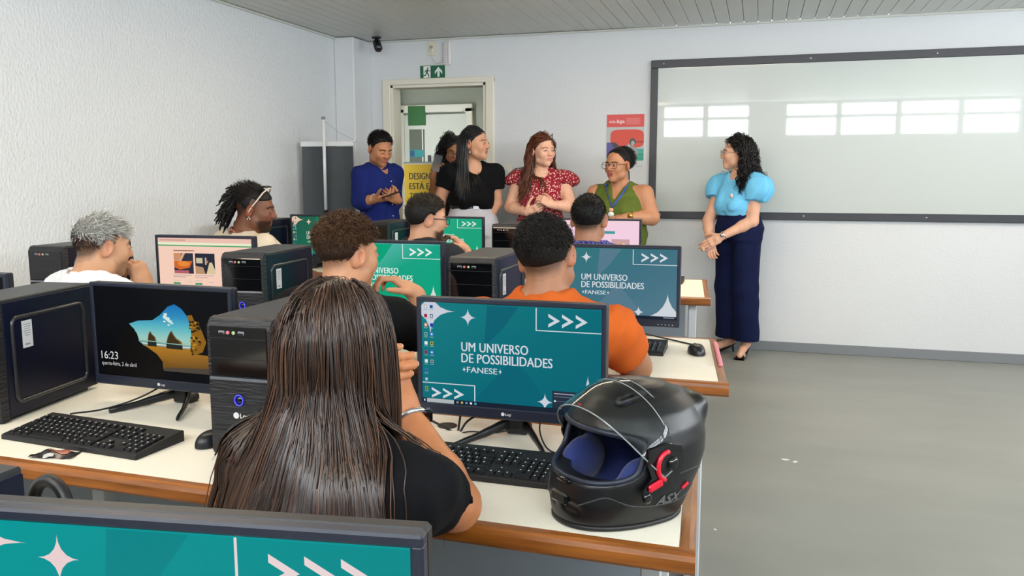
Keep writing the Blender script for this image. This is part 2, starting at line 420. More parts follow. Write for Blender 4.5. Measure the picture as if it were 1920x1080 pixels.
class Art:
    """flat picture on a screen or sheet: u to the right, v downwards, both 0..1"""
    def __init__(s, w, h, z=0.0): s.w, s.h, s.z, s.mb = w, h, z, MB(); s.k = 0
    def poly(s, P, col, layer=1, cols=None):
        P = clip_poly([tuple(p) for p in P]) if cols is None else P
        if len(P) < 3: return s
        V = [((u-.5)*s.w, (.5-v)*s.h, s.z+layer*.00025) for u, v in P]
        A2 = sum(V[i-1][0]*V[i][1]-V[i][0]*V[i-1][1] for i in range(len(V)))
        f = tuple(range(len(V))); f = f if A2 > 0 else f[::-1]
        s.mb.add(V, [f], 0, False, col if cols is None else np.array([lin(c) for c in cols])); return s
    def rect(s, u0, v0, u1, v1, col, layer=1, cols=None): return s.poly([(u0, v0), (u1, v0), (u1, v1), (u0, v1)], col, layer, cols)
    def ell(s, u, v, a, b, col, layer=1, n=14): return s.poly([(u+a*math.cos(2*PI*i/n), v+b*math.sin(2*PI*i/n)) for i in range(n)], col, layer)
    def text(s, t, u, v, width=None, cap=None, col='d8dce0', layer=3, bold=.012, sp=1.0):
        """v = baseline; width and cap in u and v units"""
        V, F = text_mesh(t, 0, 0, sp); V[:, 0] -= V[:, 0].min(); bold = max(bold, 0); sx = (width*s.w/V[:, 0].max()) if width else None
        caps = text_mesh('H', 0)[0][:, 1].max(); sy = cap*s.h/caps if cap else sx; sx = sx or sy
        V = np.c_[V[:, 0]*sx+(u-.5)*s.w, V[:, 1]*sy+(.5-v)*s.h, np.full(len(V), s.z+layer*.00025)]
        for i_, dx in enumerate((0, -bold, bold) if bold else (0,)): s.mb.add(V+np.array([dx*sx, 0, i_*2e-5]), F, 0, False, col)
        return s
def universo(A, bgc, star_c, lite, icons=True, task=True, note=False, txt=None, deep=None):
    txt = txt or star_c; deep = deep or bgc
    A.rect(0, 0, 1, 1, bgc, 0, cols=(lite, bgc, deep, bgc))
    A.poly([(.28, .55), (.52, .28), (.80, 1), (.18, 1)], bgc, .5, cols=(bgc, lite, bgc, deep)) if False else None
    A.poly([(.38, 0), (.56, 0), (.47, .22), (.36, .42)], deep, .5); A.poly([(.30, .95), (.53, .50), (.74, .95)], deep, .5)
    A.poly(star(.052, .085, .15, .24), star_c, 1); A.poly(star(.27, .135, .048, .092), star_c, 1)
    A.poly(star(.70, .905, .046, .09), star_c, 1); A.poly(star(.93, .965, .17, .34, 7, .6), star_c, 1)
    ln = lite
    A.rect(.11, .004, 1, .011, ln, 1.5); A.rect(.648, .01, .654, .225, txt, 1.5); A.rect(.648, .219, 1, .228, txt, 1.5)
    A.rect(.303, .80, .309, .955, txt, 1.5); A.rect(0, .796, .309, .805, txt, 1.5)
    for i in range(3):
        for u0, v0, w_, h_ in ((.717+.073*i, .06, .063, .13), (.055+.066*i, .845, .058, .105)):
            A.poly([(u0, v0), (u0+w_, v0+h_*.5), (u0, v0+h_), (u0, v0+h_*.76), (u0+w_*.52, v0+h_*.5), (u0, v0+h_*.24)], txt, 2)
    A.text('UM UNIVERSO', .232, .465, .375, .088, txt, bold=.02, sp=1.03); A.text('DE POSSIBILIDADES', .232, .575, .508, .088, txt, bold=.02, sp=1.0)
    A.poly(star(.246, .645, .012, .032), txt, 2); A.poly(star(.452, .645, .012, .032), txt, 2)
    A.text('FANESE', .263, .672, .172, .055, txt, bold=.012)
    if icons:
        cs = ['a9b0b4', '2a6fb5', 'b5304a', '50627c', 'd08a70', '2b48c0', '87a8a8', '3f80d0', 'd5dde0', 'b0a22a', 'a8305a', '2f78c8', 'd0d4c8', '9aa0a8', '2f74b8', '3a6a92', '5f93b0', '3c9a4a', '88a030', '6b7a80']
        for r in range(10):
            for c in range(2):
                if c and r in (7, 8, 9): continue
                u, v = .016+.034*c, .03+.09*r
                if r > 8 and not task: continue
                A.rect(u, v, u+.018, v+.034, cs[(2*r+c) % len(cs)], 2.5); A.ell(u+.009, v+.017, .005, .009, ('e8ecee', '1d2c44')[(r+c) % 2], 3, 8)
                A.rect(u-.002, v+.044, u+.02, v+.05, '8fa7ac', 2.5)
    if note:
        A.rect(.74, .79, 1, .955, '232d3d', 3); A.rect(.75, .81, .86, .82, '97a0ac', 3.5); A.rect(.75, .84, .9, .846, '6d7683', 3.5); A.rect(.75, .885, .93, .888, '6d7683', 3.5); A.ell(.755, .887, .006, .01, 'd0d5da', 3.6, 8)
    if task:
        A.rect(0, .955, 1, 1, '152030', 3.4); A.rect(.026, .958, .185, .997, 'a9b4b6', 3.6); A.rect(.008, .968, .016, .988, 'cfd6dc', 3.6)
        for i in range(5): A.rect(.20+.026*i, .967, .212+.026*i, .988, ('7f8d9a', 'c9b060', '5a9ac8', 'd8dde2', '4aa0c0')[i], 3.7)
        A.rect(.90, .968, .985, .98, '8d99a5', 3.7)
    return A
def webpage(A, page, accent, kind):
    A.rect(0, 0, 1, 1, page, 0, cols=(page, page, page, page))
    if kind == 'peach':
        A.rect(0, 0, 1, .075, 'e9bfb0', 1); A.rect(0, .075, 1, .14, 'e8e9c9', 1); A.rect(0, .118, 1, .138, accent, 1.5); A.rect(.02, .025, .3, .05, 'cf9e93', 2)
        A.rect(.165, .205, .39, .222, 'a06a58', 2); pics = ((.165, .255, .375, .60), (.395, .255, .605, .60)); base = .60
    else:
        A.rect(0, 0, 1, .08, 'f0d0dc', 1); A.rect(.36, .24, .69, .30, accent, 1.5); A.rect(0, .50, .12, .80, '8fd8dc', 1.4)
        pics = ((.30, .47, .62, .98), (.645, .42, .88, .93)); base = .94
    for i, (u0, v0, u1, v1) in enumerate(pics):
        w, h = u1-u0, v1-v0
        if kind == 'peach' and i == 0:
            A.rect(u0, v0, u1, v1, '2c2f3f', 2); A.poly([(u0, v0), (u0+.4*w, v0), (u0+.25*w, v0+.5*h), (u0, v0+.5*h)], 'c98f6a', 2.3); A.poly([(u0+.45*w, v0), (u0+.6*w, v0), (u0+.35*w, v0+.45*h), (u0+.2*w, v0+.45*h)], 'd7a27e', 2.4)
            A.poly([(u0, v0+.42*h), (u0+.95*w, v0+.38*h), (u0+.8*w, v0+.7*h), (u0+.3*w, v0+.82*h), (u0, v0+.7*h)], 'd0662c', 2.5); A.ell(u0+.5*w, v0+.52*h, .3*w, .13*h, 'e8883a', 2.7); A.rect(u0, v0+.85*h, u0+.75*w, v1, 'b5606a', 2.4)
        elif kind == 'peach':
            A.rect(u0, v0, u1, v1, '252836', 2); A.rect(u0+.05*w, v0+.22*h, u0+.38*w, v0+.48*h, 'c9bf9f', 2.4); A.rect(u0+.5*w, v0+.2*h, u0+.58*w, v0+.55*h, 'b8b0a8', 2.4)
            A.poly([(u0, v0+.6*h), (u0+.4*w, v0+.68*h), (u0+.5*w, v1), (u0, v1)], 'b58f6c', 2.5); A.poly([(u0+.55*w, v1), (u0+.72*w, v0+.45*h), (u0+.85*w, v0+.42*h), (u1, v0+.8*h), (u1, v1)], 'd8c49c', 2.6); A.ell(u0+.62*w, v0+.4*h, .05*w, .07*h, 'b0703c', 2.7)
        else:
            A.rect(u0, v0, u1, v1, ('5a5a72', 'c9a0a4')[i], 2)
            for k in range(26):
                A.ell(u0+w*(.08+.84*RNG.random()), v0+h*(.2+.75*RNG.random()), .09*w, .07*h, ['c8473e', 'e2a05a', 'f0d8d4', 'a8343c', 'd87f72', '8c5a3c'][k % 6], 2.2+.02*k, 7)
    if kind == 'peach':
        for i, u in enumerate((.15, .385)):
            A.rect(u, .625, u+.2, .635, 'a89a94', 2); A.rect(u, .655, u+.14, .665, 'a89a94', 2); A.rect(u, .715, u+.07, .722, 'c0a8a0', 2); A.rect(u+.15, .735, u+.2, .742, 'c0a8a0', 2); A.rect(u, .755, u+.075, .785, '2f9468', 2)
        A.ell(.45, .905, .009, .016, '5b4640', 2, 10); A.ell(.54, .905, .009, .016, '5b4640', 2, 10)
        A.rect(0, .95, 1, 1, '3a3a4a', 2); A.rect(.15, .955, .42, .985, 'c9c6cc', 2.5)
    return A
def lockscreen(A):
    A.rect(0, 0, 1, 1, '04060a', 0)
    cave = [(.26, .40), (.33, .36), (.44, .345), (.50, .28), (.56, .185), (.61, .155), (.66, .20), (.70, .28), (.72, .38), (.725, .50), (.715, .60), (.72, .68), (.80, .70), (.92, .70), (.92, .86), (.70, .86), (.50, .88), (.50, .80), (.46, .72), (.40, .66), (.36, .62), (.33, .58), (.315, .50)]
    sky = [p for p in cave if p[1] <= .6]
    stops = [(.15, '1568ad'), (.30, '2b8cba'), (.42, '5ab4bf'), (.55, '98c8bd'), (.62, 'a9b590'), (.64, 'b8832c'), (.75, '8f6420'), (.88, '6a4a1c')]
    for i in range(30):
        v0, v1 = .15+.0245*i, .15+.0245*(i+1)+.001; vm = (v0+v1)/2; k = max(j for j in range(len(stops)) if stops[j][0] <= vm); k2 = min(k+1, len(stops)-1)
        w = 0 if k2 == k else (vm-stops[k][0])/(stops[k2][0]-stops[k][0]); ca, cb = lin(stops[k][1]), lin(stops[k2][1])
        P = clip_poly(list(cave), 0, 1, v0, v1)
        if len(P) >= 3: A.poly(P, tuple(p+(q-p)*w for p, q in zip(ca, cb)), 1)
    A.poly([(.317, .575), (.72, .60), (.717, .64), (.37, .64)], '6fa0a0', 1.4); A.poly([(.345, .60), (.717, .615), (.716, .628), (.36, .612)], 'd8dcd0', 1.6)
    A.poly([(.36, .625), (.715, .635), (.76, .69), (.93, .70), (.93, .87), (.70, .86), (.50, .88), (.50, .80), (.46, .72), (.40, .66)], 'x', 2, cols=['a9741f', 'a9741f', '9a6a22', '8f6420', '5d4222', '6a4a1c', '6b4a18', '7d5516', '9a691c', 'a9741f'])
    A.poly([(.52, .86), (.93, .83), (.93, .90), (.5, .90)], '4a4238', 2.2)
    A.poly([(.70, .27), (.735, .26), (.76, .36), (.80, .42), (.83, .55), (.80, .66), (.73, .705), (.715, .66), (.728, .50), (.722, .38)], '8a5f16', 2.4)
    for k in range(40):
        u, v = .715+.075*RNG.random(), .33+.36*RNG.random(); A.ell(u, v, .010, .013, ['3c2a0c', 'b88524', '5f420f', '241a08'][k % 4], 2.6+.01*k, 6)
    A.poly([(.77, .25), (1, .2), (1, .9), (.90, .70), (.80, .66), (.84, .55), (.80, .42)], '06070a', 3.2)
    for P in ([(.395, .575), (.405, .50), (.418, .465), (.432, .50), (.455, .53), (.462, .575)], [(.535, .585), (.548, .52), (.565, .47), (.58, .445), (.595, .49), (.615, .53), (.648, .56), (.655, .59)]):
        A.poly(P, '6d5426', 3); A.poly([(u*.8+P[2][0]*.2, v*.9+P[0][1]*.1) for u, v in P], '3a2c14', 3.1); A.poly([(P[0][0], P[0][1]+.01), (P[-1][0], P[-1][1]+.01), (P[-1][0], P[-1][1]+.06), (P[0][0], P[0][1]+.06)], '23261f', 3.2)
    for u, v, a, b in ((.535, .30, .016, .022), (.555, .32, .018, .022), (.57, .345, .018, .014), (.54, .27, .014, .014), (.585, .365, .012, .01), (.56, .385, .010, .010), (.53, .35, .010, .01)): A.ell(u, v, a, b, 'cfe2dc', 2, 9)
    A.poly([(.20, .5), (.26, .4), (.30, .46), (.33, .6), (.42, .68), (.48, .80), (.50, .95), (.40, 1), (.05, 1)], '0a0806', 3.3)
    A.text('16:23', .028, .815, .13, .085, 'd6d8da', 4, bold=-.004); A.text('quarta-feira, 2 de abril', .028, .885, .27, .042, 'c8cacc', 4, bold=.0)
    return A
MONW, MONH, SW, SH = .482, .297, .458, .2575
def monitor(label, x, y, rz=0, art=None, z=DT, base=True, lift=.058):
    t = thing('computer_monitor', label, 'monitor', (x, y, z), rz)
    zc = lift+MONH/2; dz = zc+MONH/2-.012-SH/2        # centre of the picture
    mb = MB(); bz = .011
    mb.box((0, .0225, zc), (MONW, .021, MONH), b=.004)
    mb.box((0, .045, zc-.01), (MONW*.8, .03, MONH*.74), b=.012)
    mb.build('back_shell', M_black, t)
    fr = MB()
    fr.box((0, .006, zc+MONH/2-.006), (MONW, .016, .012), b=.0025); fr.box((0, .006, zc-MONH/2+(MONH-.012-SH)/2), (MONW, .016, MONH-.012-SH), b=.0025)
    for s_ in (-1, 1): fr.box((s_*(MONW/2-.006), .006, dz), (.012, .016, SH+.006), b=.0025)
    bzl = fr.build('bezel', M_bezel, t)
    lg = MB(); V, F = text_mesh('Logi', .01); sc = .009
    lg.add(np.c_[V[:, 0]*sc-.008, np.full(len(V), -.0025), V[:, 1]*sc+lift+.011], F); lg.build('logo_lettering', M_white, bzl); lg = MB(); lg.prism([(.0045*math.cos(a)-.014, .0045*math.sin(a)) for a in np.linspace(0, 2*PI, 14)[:-1]], 0, .0006, R=FACE, c=(0, -.002, lift+.014)); lg.build('logo_mark', M_white, bzl)
    for i in range(5): MB().box((.165+.013*i, -.0022, lift+.009), (.004, .0006, .002)).build('button_mark', M_white, bzl)
    A = Art(SW, SH); (art or (lambda a: a.rect(0, 0, 1, 1, '05070a', 0)))(A)
    o = A.mb.build('screen', M_screen, t, attr=True); o.location = (0, .0035, dz); o.rotation_euler = (PI/2, 0, 0)
    if base:
        st = MB(); st.box((0, .075, .09), (.05, .022, .18), b=.005); st.box((0, .07, lift+.02), (.07, .05, .05), b=.004)
        st.build('stand_column', M_black, t)
        ft = MB()
        for s_ in (-1, 1):
            ft.tube(curve_pts([(0, .09, .03), (s_*.03, .06, .026), (s_*.075, -.01, .014), (s_*.115, -.085, .008)], 12), [.016, .016, .015, .015, .014, .014, .012, .012, .010, .009, .009, .008, .007][:len(curve_pts([(0, .09, .03), (s_*.03, .06, .026), (s_*.075, -.01, .014), (s_*.115, -.085, .008)], 12))], 6, flat=.55)
        ft.box((0, .09, .012), (.06, .05, .024), b=.006); ft.build('stand_foot', M_black, t)
    return t
monitor('monitor with teal UM UNIVERSO desktop and icons, between the woman and the helmet', -.573, 1.895, -.01, lambda A: universo(A, '006a76', 'c6cbd6', '0b7a80', note=True, txt='ced3da', deep='006071'))
monitor('monitor showing the 16:23 lock screen with a sea cave', -1.592, 1.905, -.035, lockscreen)
monitor('monitor with washed blue UM UNIVERSO desktop beside the man in orange', -.505, 3.02, 0, z=D2, art=lambda A: universo(A, '3d6f80', 'ccd2d8', '2a7477', icons=False, deep='54788a', txt='d5dade'))
monitor('monitor with bright green desktop in front of the curly-haired man', -1.412, 3.0, 0, z=D2, art=lambda A: universo(A, '14a183', 'd5ded8', '6cc4be', icons=False, deep='00a077', txt='e4eee8'))
monitor('monitor with a peach web page of two food and kitchen pictures', -2.282, 3.03, .04, z=D2, art=lambda A: webpage(A, 'f3cdb9', '4f9a6a', 'peach'))
monitor('dark green desktop monitor in front of the man with dreadlocks', -2.725, 4.84, 0, z=D2, art=lambda A: universo(A, '1d6650', 'e2c1a8', '1f5c48', deep='1c7256', txt='dfd8c4'))
monitor('monitor with emerald desktop in front of the bearded man with glasses', -1.862, 4.84, 0, z=D2, art=lambda A: universo(A, '1aa17c', 'dce6dc', '22ab86', icons=False, deep='0f9f78', txt='e4ece4'))
monitor('monitor with a pink web page in front of the man in the purple shirt', -.895, 4.84, 0, z=D2, art=lambda A: webpage(A, 'f2cfe0', '3f9a9c', 'pink'))
monitor('nearest monitor, cut off by the bottom of the photo, teal desktop with pinkish stars', -.5, .583, .135, lambda A: universo(A, '008a8c', 'e9cfcf', '00999a', icons=False, deep='008488', txt='e8d4d4'))
monitor('dark monitor at the left edge half behind the big computer tower', -2.475, 2.0, 0, None)

# ================================================================ COMPUTER TOWERS
M_side = mat('tower_side_panel', '060b20', .36, spec=.28)
M_sideframe = mat('raised_panel_rim', '222428', .3, spec=.6)
M_case = mat('tower_case', '1e2024', .42, spec=.5)
M_line = mat('silver_trim', '7d838c', .3, metal=.6)
M_led = mat('blue_led', '4a4dff', .4, emit=1.6)
M_stick = mat('white_sticker', 'c9c9cc', .6)
M_pink = mat('pink_jack', 'c86a78', .4); M_lime = mat('green_jack', 'a8b88a', .4)
TW, TH, TD = .166, .331, .40
def make_tower():
    t = thing('computer_tower', 'x', 'computer')
    MB().box((0, TD/2+.012, TH/2+.006), (TW-.004, TD-.024, TH-.014), b=.003).build('case_body', M_case, t)
    fb = MB()
    # bezel: side profile with a sloping top edge, extruded across the width
    pr = [(.03, .004), (.004, .004), (0, .012), (0, TH-.022), (.012, TH-.004), (.03, TH)]
    fb.prism(pr[::-1], -TW/2, TW/2, R=np.array([[0, 0, 1.], [1., 0, 0], [0, 1., 0]]))
    fbo = fb.build('front_bezel', M_tex, t)
    MB().box((0, .0005, .252), (TW-.014, .005, .118), b=.002).build('drive_bay_cover', M_gloss, t)
    MB().box((0, -.0015, .187), (TW-.008, .006, .007), b=.0015).build('trim_strip', M_line, t)
    for z_, w_ in ((.283, TW-.018), (.236, TW-.018), (.075, TW-.01), (.062, TW-.01)): MB().box((0, -.0018 if z_ > .2 else -.0012, z_), (w_, .002, .0017)).build('groove', M_black, t)
    for x_ in (-.042, .010):
        u = MB(); u.box((x_, -.0025, .297), (.016, .002, .008), b=.0006); uo = u.build('usb_port', M_grey, t)
        MB().box((x_, -.004, .2955), (.012, .002, .003)).build('usb_tongue', M_gloss, uo)
    for x_, m_ in ((-.024, M_pink), (-.009, M_lime)):
        MB().lathe([(.004, 0), (.0045, .003), (.002, .0032)], (x_, -.002, .297), 10, R=FACE).build('audio_jack', m_, t)
    pb = MB().lathe([(.0105, 0), (.0105, .002)], (-.004, -.0005, .138), 18, R=FACE).build('power_button', M_gloss, t)
    ring = MB(); a = np.linspace(0, 2*PI, 24)[:-1]; ring.tube(np.c_[.011*np.cos(a)-.004, np.full(23, -.003), .0125*np.sin(a)+.138], .0014, 6, closed=True); ring.build('led_ring', M_led, pb)
    lg = MB(); V, F = text_mesh('Logi', .02); sc = .016
    lg.add(np.c_[V[:, 0]*sc-.004, np.full(len(V), -.0012), V[:, 1]*sc+.095], F); lg.build('logo_lettering', M_white, t); lg = MB(); lg.prism([(.0075*math.cos(q), .0075*math.sin(q)) for q in np.linspace(0, 2*PI, 14)[:-1]], 0, .0012, R=FACE, c=(-.014, 0, .1005)); lg.build('logo_mark', M_white, t)
    for s_ in (-1, 1):
        MB().box((s_*(TW/2-.001), TD/2+.015, TH/2+.002), (.004, TD-.034, TH-.022), b=.0015).build('side_panel', M_side, t)
        rr = rrect(TD-.11, TH-.10, .02, 4); P = np.c_[np.full(len(rr), s_*(TW/2+.0005)), rr[:, 0]+TD/2+.005, rr[:, 1]+TH/2-.004]
        MB().tube(P, .0062, 6, closed=True).build('panel_rim', M_sideframe, t)
    st = MB(); st.box((TW/2+.0016, .115, TH-.105), (.0012, .038, .075)); so = st.build('sticker', M_stick, t)
    ln = MB()
    for i in range(6): ln.box((TW/2+.0024, .115, TH-.078-.0062*i), (.0004, .028-.004*(i % 3), .0016))
    ln.box((TW/2+.0024, .113, TH-.133), (.0004, .018, .004)); ln.build('print', M_grey, so, kind='stuff')
    MB().box((0, TD/2, .004), (TW-.03, TD-.06, .008)).build('foot', M_hole, t)
    return t
TOWERS = [('big black computer tower at the left edge, white sticker on its side', -1.985, 1.645, .138), ('black computer tower between the lock screen monitor and the long-haired woman', -1.139, 1.618, 0),
          ('black computer tower left of the curly-haired man, beside the peach screen', -1.80, 2.60, .07), ('black computer tower left of the man in orange', -.943, 2.68, .01),
          ('black computer tower by the left wall behind the grey-haired man', -2.745, 2.65, .04), ('black computer tower half hidden by the beard of the man with dreadlocks', -3.08, 4.50, 0),
          ('black computer tower under the standing man in the blue shirt', -2.205, 4.54, 0), ('black computer tower in front of the woman in the red blouse', -1.388, 4.54, 0),
          ('black computer tower at the bottom left corner behind the nearest monitor', -.872, .31, 0)]
TP = make_tower()
for i, (lb, x, y, rz) in enumerate(TOWERS):
    o = TP if i == 0 else copy_tree(TP)
    o.location = (x, y, D2 if y > 2.3 else DT); o.rotation_euler = (0, 0, rz); o['label'] = lb

# ================================================================ KEYBOARDS AND MICE
M_key = mat('black_key', '0c0d10', .45, spec=.4); M_kbd = mat('keyboard_case', '101114', .5)
def key_mesh(w):
    mb = MB(); h = .0055; d = .0165; t = .0022
    V = [(-w/2, -d/2, 0), (w/2, -d/2, 0), (w/2, d/2, 0), (-w/2, d/2, 0), (-w/2+t*.8, -d/2+t, h), (w/2-t*.8, -d/2+t, h), (w/2-t*.8, d/2-t*.6, h), (-w/2+t*.8, d/2-t*.6, h)]
    mb.add(V, [(4, 5, 6, 7), (0, 1, 5, 4), (1, 2, 6, 5), (2, 3, 7, 6), (3, 0, 4, 7)], 0)
    if w < .03:
        a, b = -w/2+.0045, .001; mb.add([(a, b, h+.0002), (a+.0032, b, h+.0002), (a+.0032, b+.0042, h+.0002), (a, b+.0042, h+.0002)], [(0, 1, 2, 3)], 1)
    o = mb.build('key', [M_key, M_white]); me = o.data; bpy.data.objects.remove(o); return me
KEYM = {}
def keyboard(label, x, y, rz):
    t = thing('keyboard', label, 'keyboard', (x, y, D2 if y > 2.3 else DT), rz)
    mb = MB(); w, d = .44, .155
    P = [(-d/2, 0), (d/2, 0), (d/2, .026), (d/2-.006, .029), (-d/2+.004, .013), (-d/2, .010)]
    mb.prism(P, -w/2, w/2, R=np.array([[0, 0, 1.], [1., 0, 0], [0, 1., 0]])); mb.build('keyboard_case', M_kbd, t)
    sl = (.029-.013)/(d-.010); u = .0187
    def put(cx, row, wu):
        wk = round(u*wu-.0022, 4)
        if wk not in KEYM: KEYM[wk] = key_mesh(wk)
        yy = -.060+row*.0187+(.004 if row == 5 else 0); o = link('key', KEYM[wk], t); o.location = (cx, yy, .013+sl*(yy+d/2-.004)); o.rotation_euler = (math.atan(sl), 0, 0)
    x0 = -w/2+.010
    rows = [[1.25, 1.25, 1.25, 6.25, 1.25, 1.25, 1.25, 1.25], [1.25, 1]+[1]*10+[2.75], [1.75]+[1]*12+[1.25], [1.5]+[1]*12+[1.5], [1]*13+[2]]
    for r, ws in enumerate(rows):
        c = x0
        for wu in ws: put(c+u*wu/2, r, wu); c += u*wu
    for i in range(13): put(x0+u*(.5+i*1.14+(0 if i == 0 else .12)), 5, 1)
    xn = x0+u*15.3
    for i in range(3):
        put(xn+u*(.5+i), 0, 1); put(xn+u*(.5+i), 3, 1); put(xn+u*(.5+i), 4, 1); put(xn+u*(.5+i), 5, 1)
    put(xn+u*1.5, 1, 1)
    xp = xn+u*3.3
    for r in range(5):
        for i in range(4):
            if r == 0 and i == 1: continue
            put(xp+u*(.5+i)+(u*.5 if r == 0 and i == 0 else 0), r, 2 if r == 0 and i == 0 else 1)
    return t
keyboard('black keyboard in front of the lock screen monitor', -1.58, 1.625, -.085)
keyboard('black keyboard beside the helmet, by the elbow of the long-haired woman', -.620, 1.705, -.02)
keyboard('black keyboard by the mouse, right of the man in orange', -.515, 2.865, 0)
keyboard('black keyboard end showing past the blue monitor on the farthest desk', -.62, 4.77, 0)
def mouse(label, x, y, rz):
    t = thing('computer_mouse', label, 'mouse', (x, y, D2 if y > 2.3 else DT), rz)
    n, k = 18, 9; X = np.zeros((n, k, 3))
    for i in range(n):
        a = 2*PI*i/n
        for j in range(k):
            q = j/(k-1); r = math.cos(q*PI/2*.98)**.55
            X[i, j] = (.029*r*math.cos(a), .054*r*math.sin(a), .002+.033*math.sin(q*PI/2)*(1-.25*max(0, math.sin(a))*r))
    MB().grid(X, close_u=True).build('mouse_shell', M_black, t)
    MB().tube([(0, .02, .030), (0, .03, .0285), (0, .038, .025)], .004, 8).build('scroll_wheel', M_grey, t)
    return t
mouse('black mouse beside the tower on the desk with the lock screen monitor', -1.268, 1.685, -.25)
mouse('black mouse near the pink folder at the end of the desk', -.190, 2.865, .3)
def cable(label, P, r=.003, cat='cable', n=40):
    o = MB().tube(curve_pts(P, n), r, 7).build('cable', M_cable); o['label'] = label; o['category'] = cat; return o
cable('black mouse cable running from the blue monitor to the mouse at the desk end', [(-.52, 3.10, .80), (-.40, 3.09, .782), (-.30, 3.06, .771), (-.215, 3.0, .769), (-.192, 2.92, .785)])
cable('black cables dropping into the desk hole under the teal monitor, outer loop', [(-.93, 1.99, .80), (-.86, 1.95, .765), (-.79, 1.945, .74), (-.738, 1.95, .715)])
cable('straight black cable standing in the desk hole', [(-.722, 1.99, .80), (-.724, 1.965, .76), (-.727, 1.952, .715)])
cable('black cable curving right from the desk hole to the monitor column', [(-.60, 1.99, .80), (-.65, 1.975, .775), (-.70, 1.96, .748), (-.722, 1.948, .715)])
cable('thin black cable lying over the desk from hole towards the monitor foot', [(-.718, 1.945, .716), (-.68, 1.925, .73), (-.62, 1.93, .731), (-.55, 1.97, .74)], .002)
cable('thin black cable hanging from the teal monitor beside the helmet', [(-.50, 1.97, .80), (-.495, 1.90, .76), (-.46, 1.85, .728), (-.41, 1.845, .7225), (-.38, 1.86, .723)], .002)
cable('thin black cable looping from the lock screen monitor column to the keyboard', [(-1.60, 1.985, .80), (-1.66, 1.90, .755), (-1.72, 1.82, .735), (-1.76, 1.74, .74)], .0025)
cable('black cable loop right of the lock screen monitor stand', [(-1.555, 1.98, .775), (-1.50, 1.95, .765), (-1.45, 1.93, .775), (-1.435, 1.91, .74), (-1.40, 1.87, .722), (-1.34, 1.84, .7225)], .0025)
cable('black cable loop hanging behind the hand of the grey-haired man', [(-2.58, 2.9, 1.07), (-2.56, 2.9, 1.078), (-2.545, 2.9, 1.05), (-2.538, 2.9, .99), (-2.54, 2.9, .92), (-2.54, 2.93, .83), (-2.55, 2.97, .770)], .0045)
cable('black cable curve left of the peach screen', [(-2.56, 2.905, .965), (-2.525, 2.905, .95), (-2.505, 2.905, .925), (-2.495, 2.92, .86), (-2.49, 2.97, .770)], .004)
cable('thick black cable loop beside the tower at the bottom left corner', [(-.855, .765, .93), (-.835, .765, .995), (-.805, .76, 1.012), (-.775, .75, .995), (-.76, .74, .94), (-.76, .74, .74)], .008)
# ================================================================ THINGS ON THE BACK WALL
M_wboard = mat('whiteboard_surface', 'bcc3bf', .3, spec=.3, bump=(4, .045, .01), coat=.7, coatr=.028)
M_wbframe = mat('black_board_frame', '2e3036', .45)
M_screw = mat('steel', 'b8b8b6', .3, metal=.9)
WX0, WX1 = -.853, 3.9; Yw = YB
t = thing('whiteboard', 'large glossy whiteboard with black frame behind the woman in light blue', 'whiteboard', ((WX0+WX1)/2, Yw, 1.03))
L = WX1-WX0
MB().box((0, -.012, .615), (L-.05, .02, 1.17)).build('board_surface', M_wboard, t)
MB().box((0, -.016, 1.2), (L, .03, .06), b=.003).build('frame_top', M_wbframe, t)
MB().box((0, -.018, .028), (L, .034, .056), b=.003).build('frame_bottom', M_wbframe, t)
for s_ in (-1, 1): MB().box((s_*(L/2-.028), -.0155, .613), (.056, .029, 1.113), b=.003).build('frame_side', M_wbframe, t)
for x_ in (-2.28, -1.2, -.35, .55, 1.4, 2.2):
    for z_ in (1.2, .03): MB().lathe([(.008, 0), (.006, .004)], (x_, -.031 if z_ > 1 else -.035, z_), 10, R=FACE).build('screw', M_screw, t)
# poster
M_print = mat('printed_paper', 'ffffff', .55, attr=True)
t = thing('poster', 'tall paper poster headed co.liga in a red band, left of the whiteboard', 'poster', (-1.052, Yw-.002, 1.64))
A = Art(.30, .425)
A.rect(0, 0, 1, 1, 'cfd4d6', 0); A.rect(0, 0, 1, .235, 'cf4f4c', 1); A.text('co.liga', .07, .155, .41, .06, 'ece2e0', bold=.012)
for i in range(6): A.rect(.52, .075+.02*i, .9-.03*(i % 2), .083+.02*i, 'd98a86', 2)
A.rect(0, .24, 1, .86, 'aeb6b5', 1)
for i in range(5): A.rect(.02, .26+.11*i, .98, .265+.11*i, 'bcc4c3', 1.5)
A.poly([(.55+.45*x, .45+.17*y) for x, y in [(math.copysign(abs(math.cos(a))**.45, math.cos(a)), math.copysign(abs(math.sin(a))**.45, math.sin(a))) for a in np.linspace(0, 2*PI, 30)[:-1]]], 'cc4a3c', 2)
A.poly([(.03, .52), (.24, .52), (.34, .58), (.37, .66), (.37, .8), (.0, .8), (0, .52)], '55508e', 2.5); A.poly([(.12, .52), (.24, .52), (.34, .58), (.37, .66), (.28, .66), (.18, .60)], '3c3a48', 2.7)
A.poly([(.70, .64), (1, .64), (1, .86), (.45, .86), (.55, .72)], '3ba08e', 2.2); A.rect(.78, .505, 1, .52, '453238', 3); A.rect(.84, .745, 1, .755, '1f6f66', 3)
A.poly([(.52, .58), (.60, .54), (.66, .58), (.80, .62), (.86, .70), (.82, .80), (.78, .86), (.58, .86), (.56, .78), (.52, .72)], '8c9490', 3); A.poly([(.53, .62), (.62, .56), (.64, .66), (.60, .74), (.54, .76)], 'c5cbc8', 3.3); A.poly([(.6, .8), (.78, .74), (.84, .8), (.7, .86), (.58, .86)], '4a524f', 3.3)
A.ell(.70, .51, .085, .07, '4b504e', 3.4); A.ell(.705, .535, .05, .045, '9aa29e', 3.6)
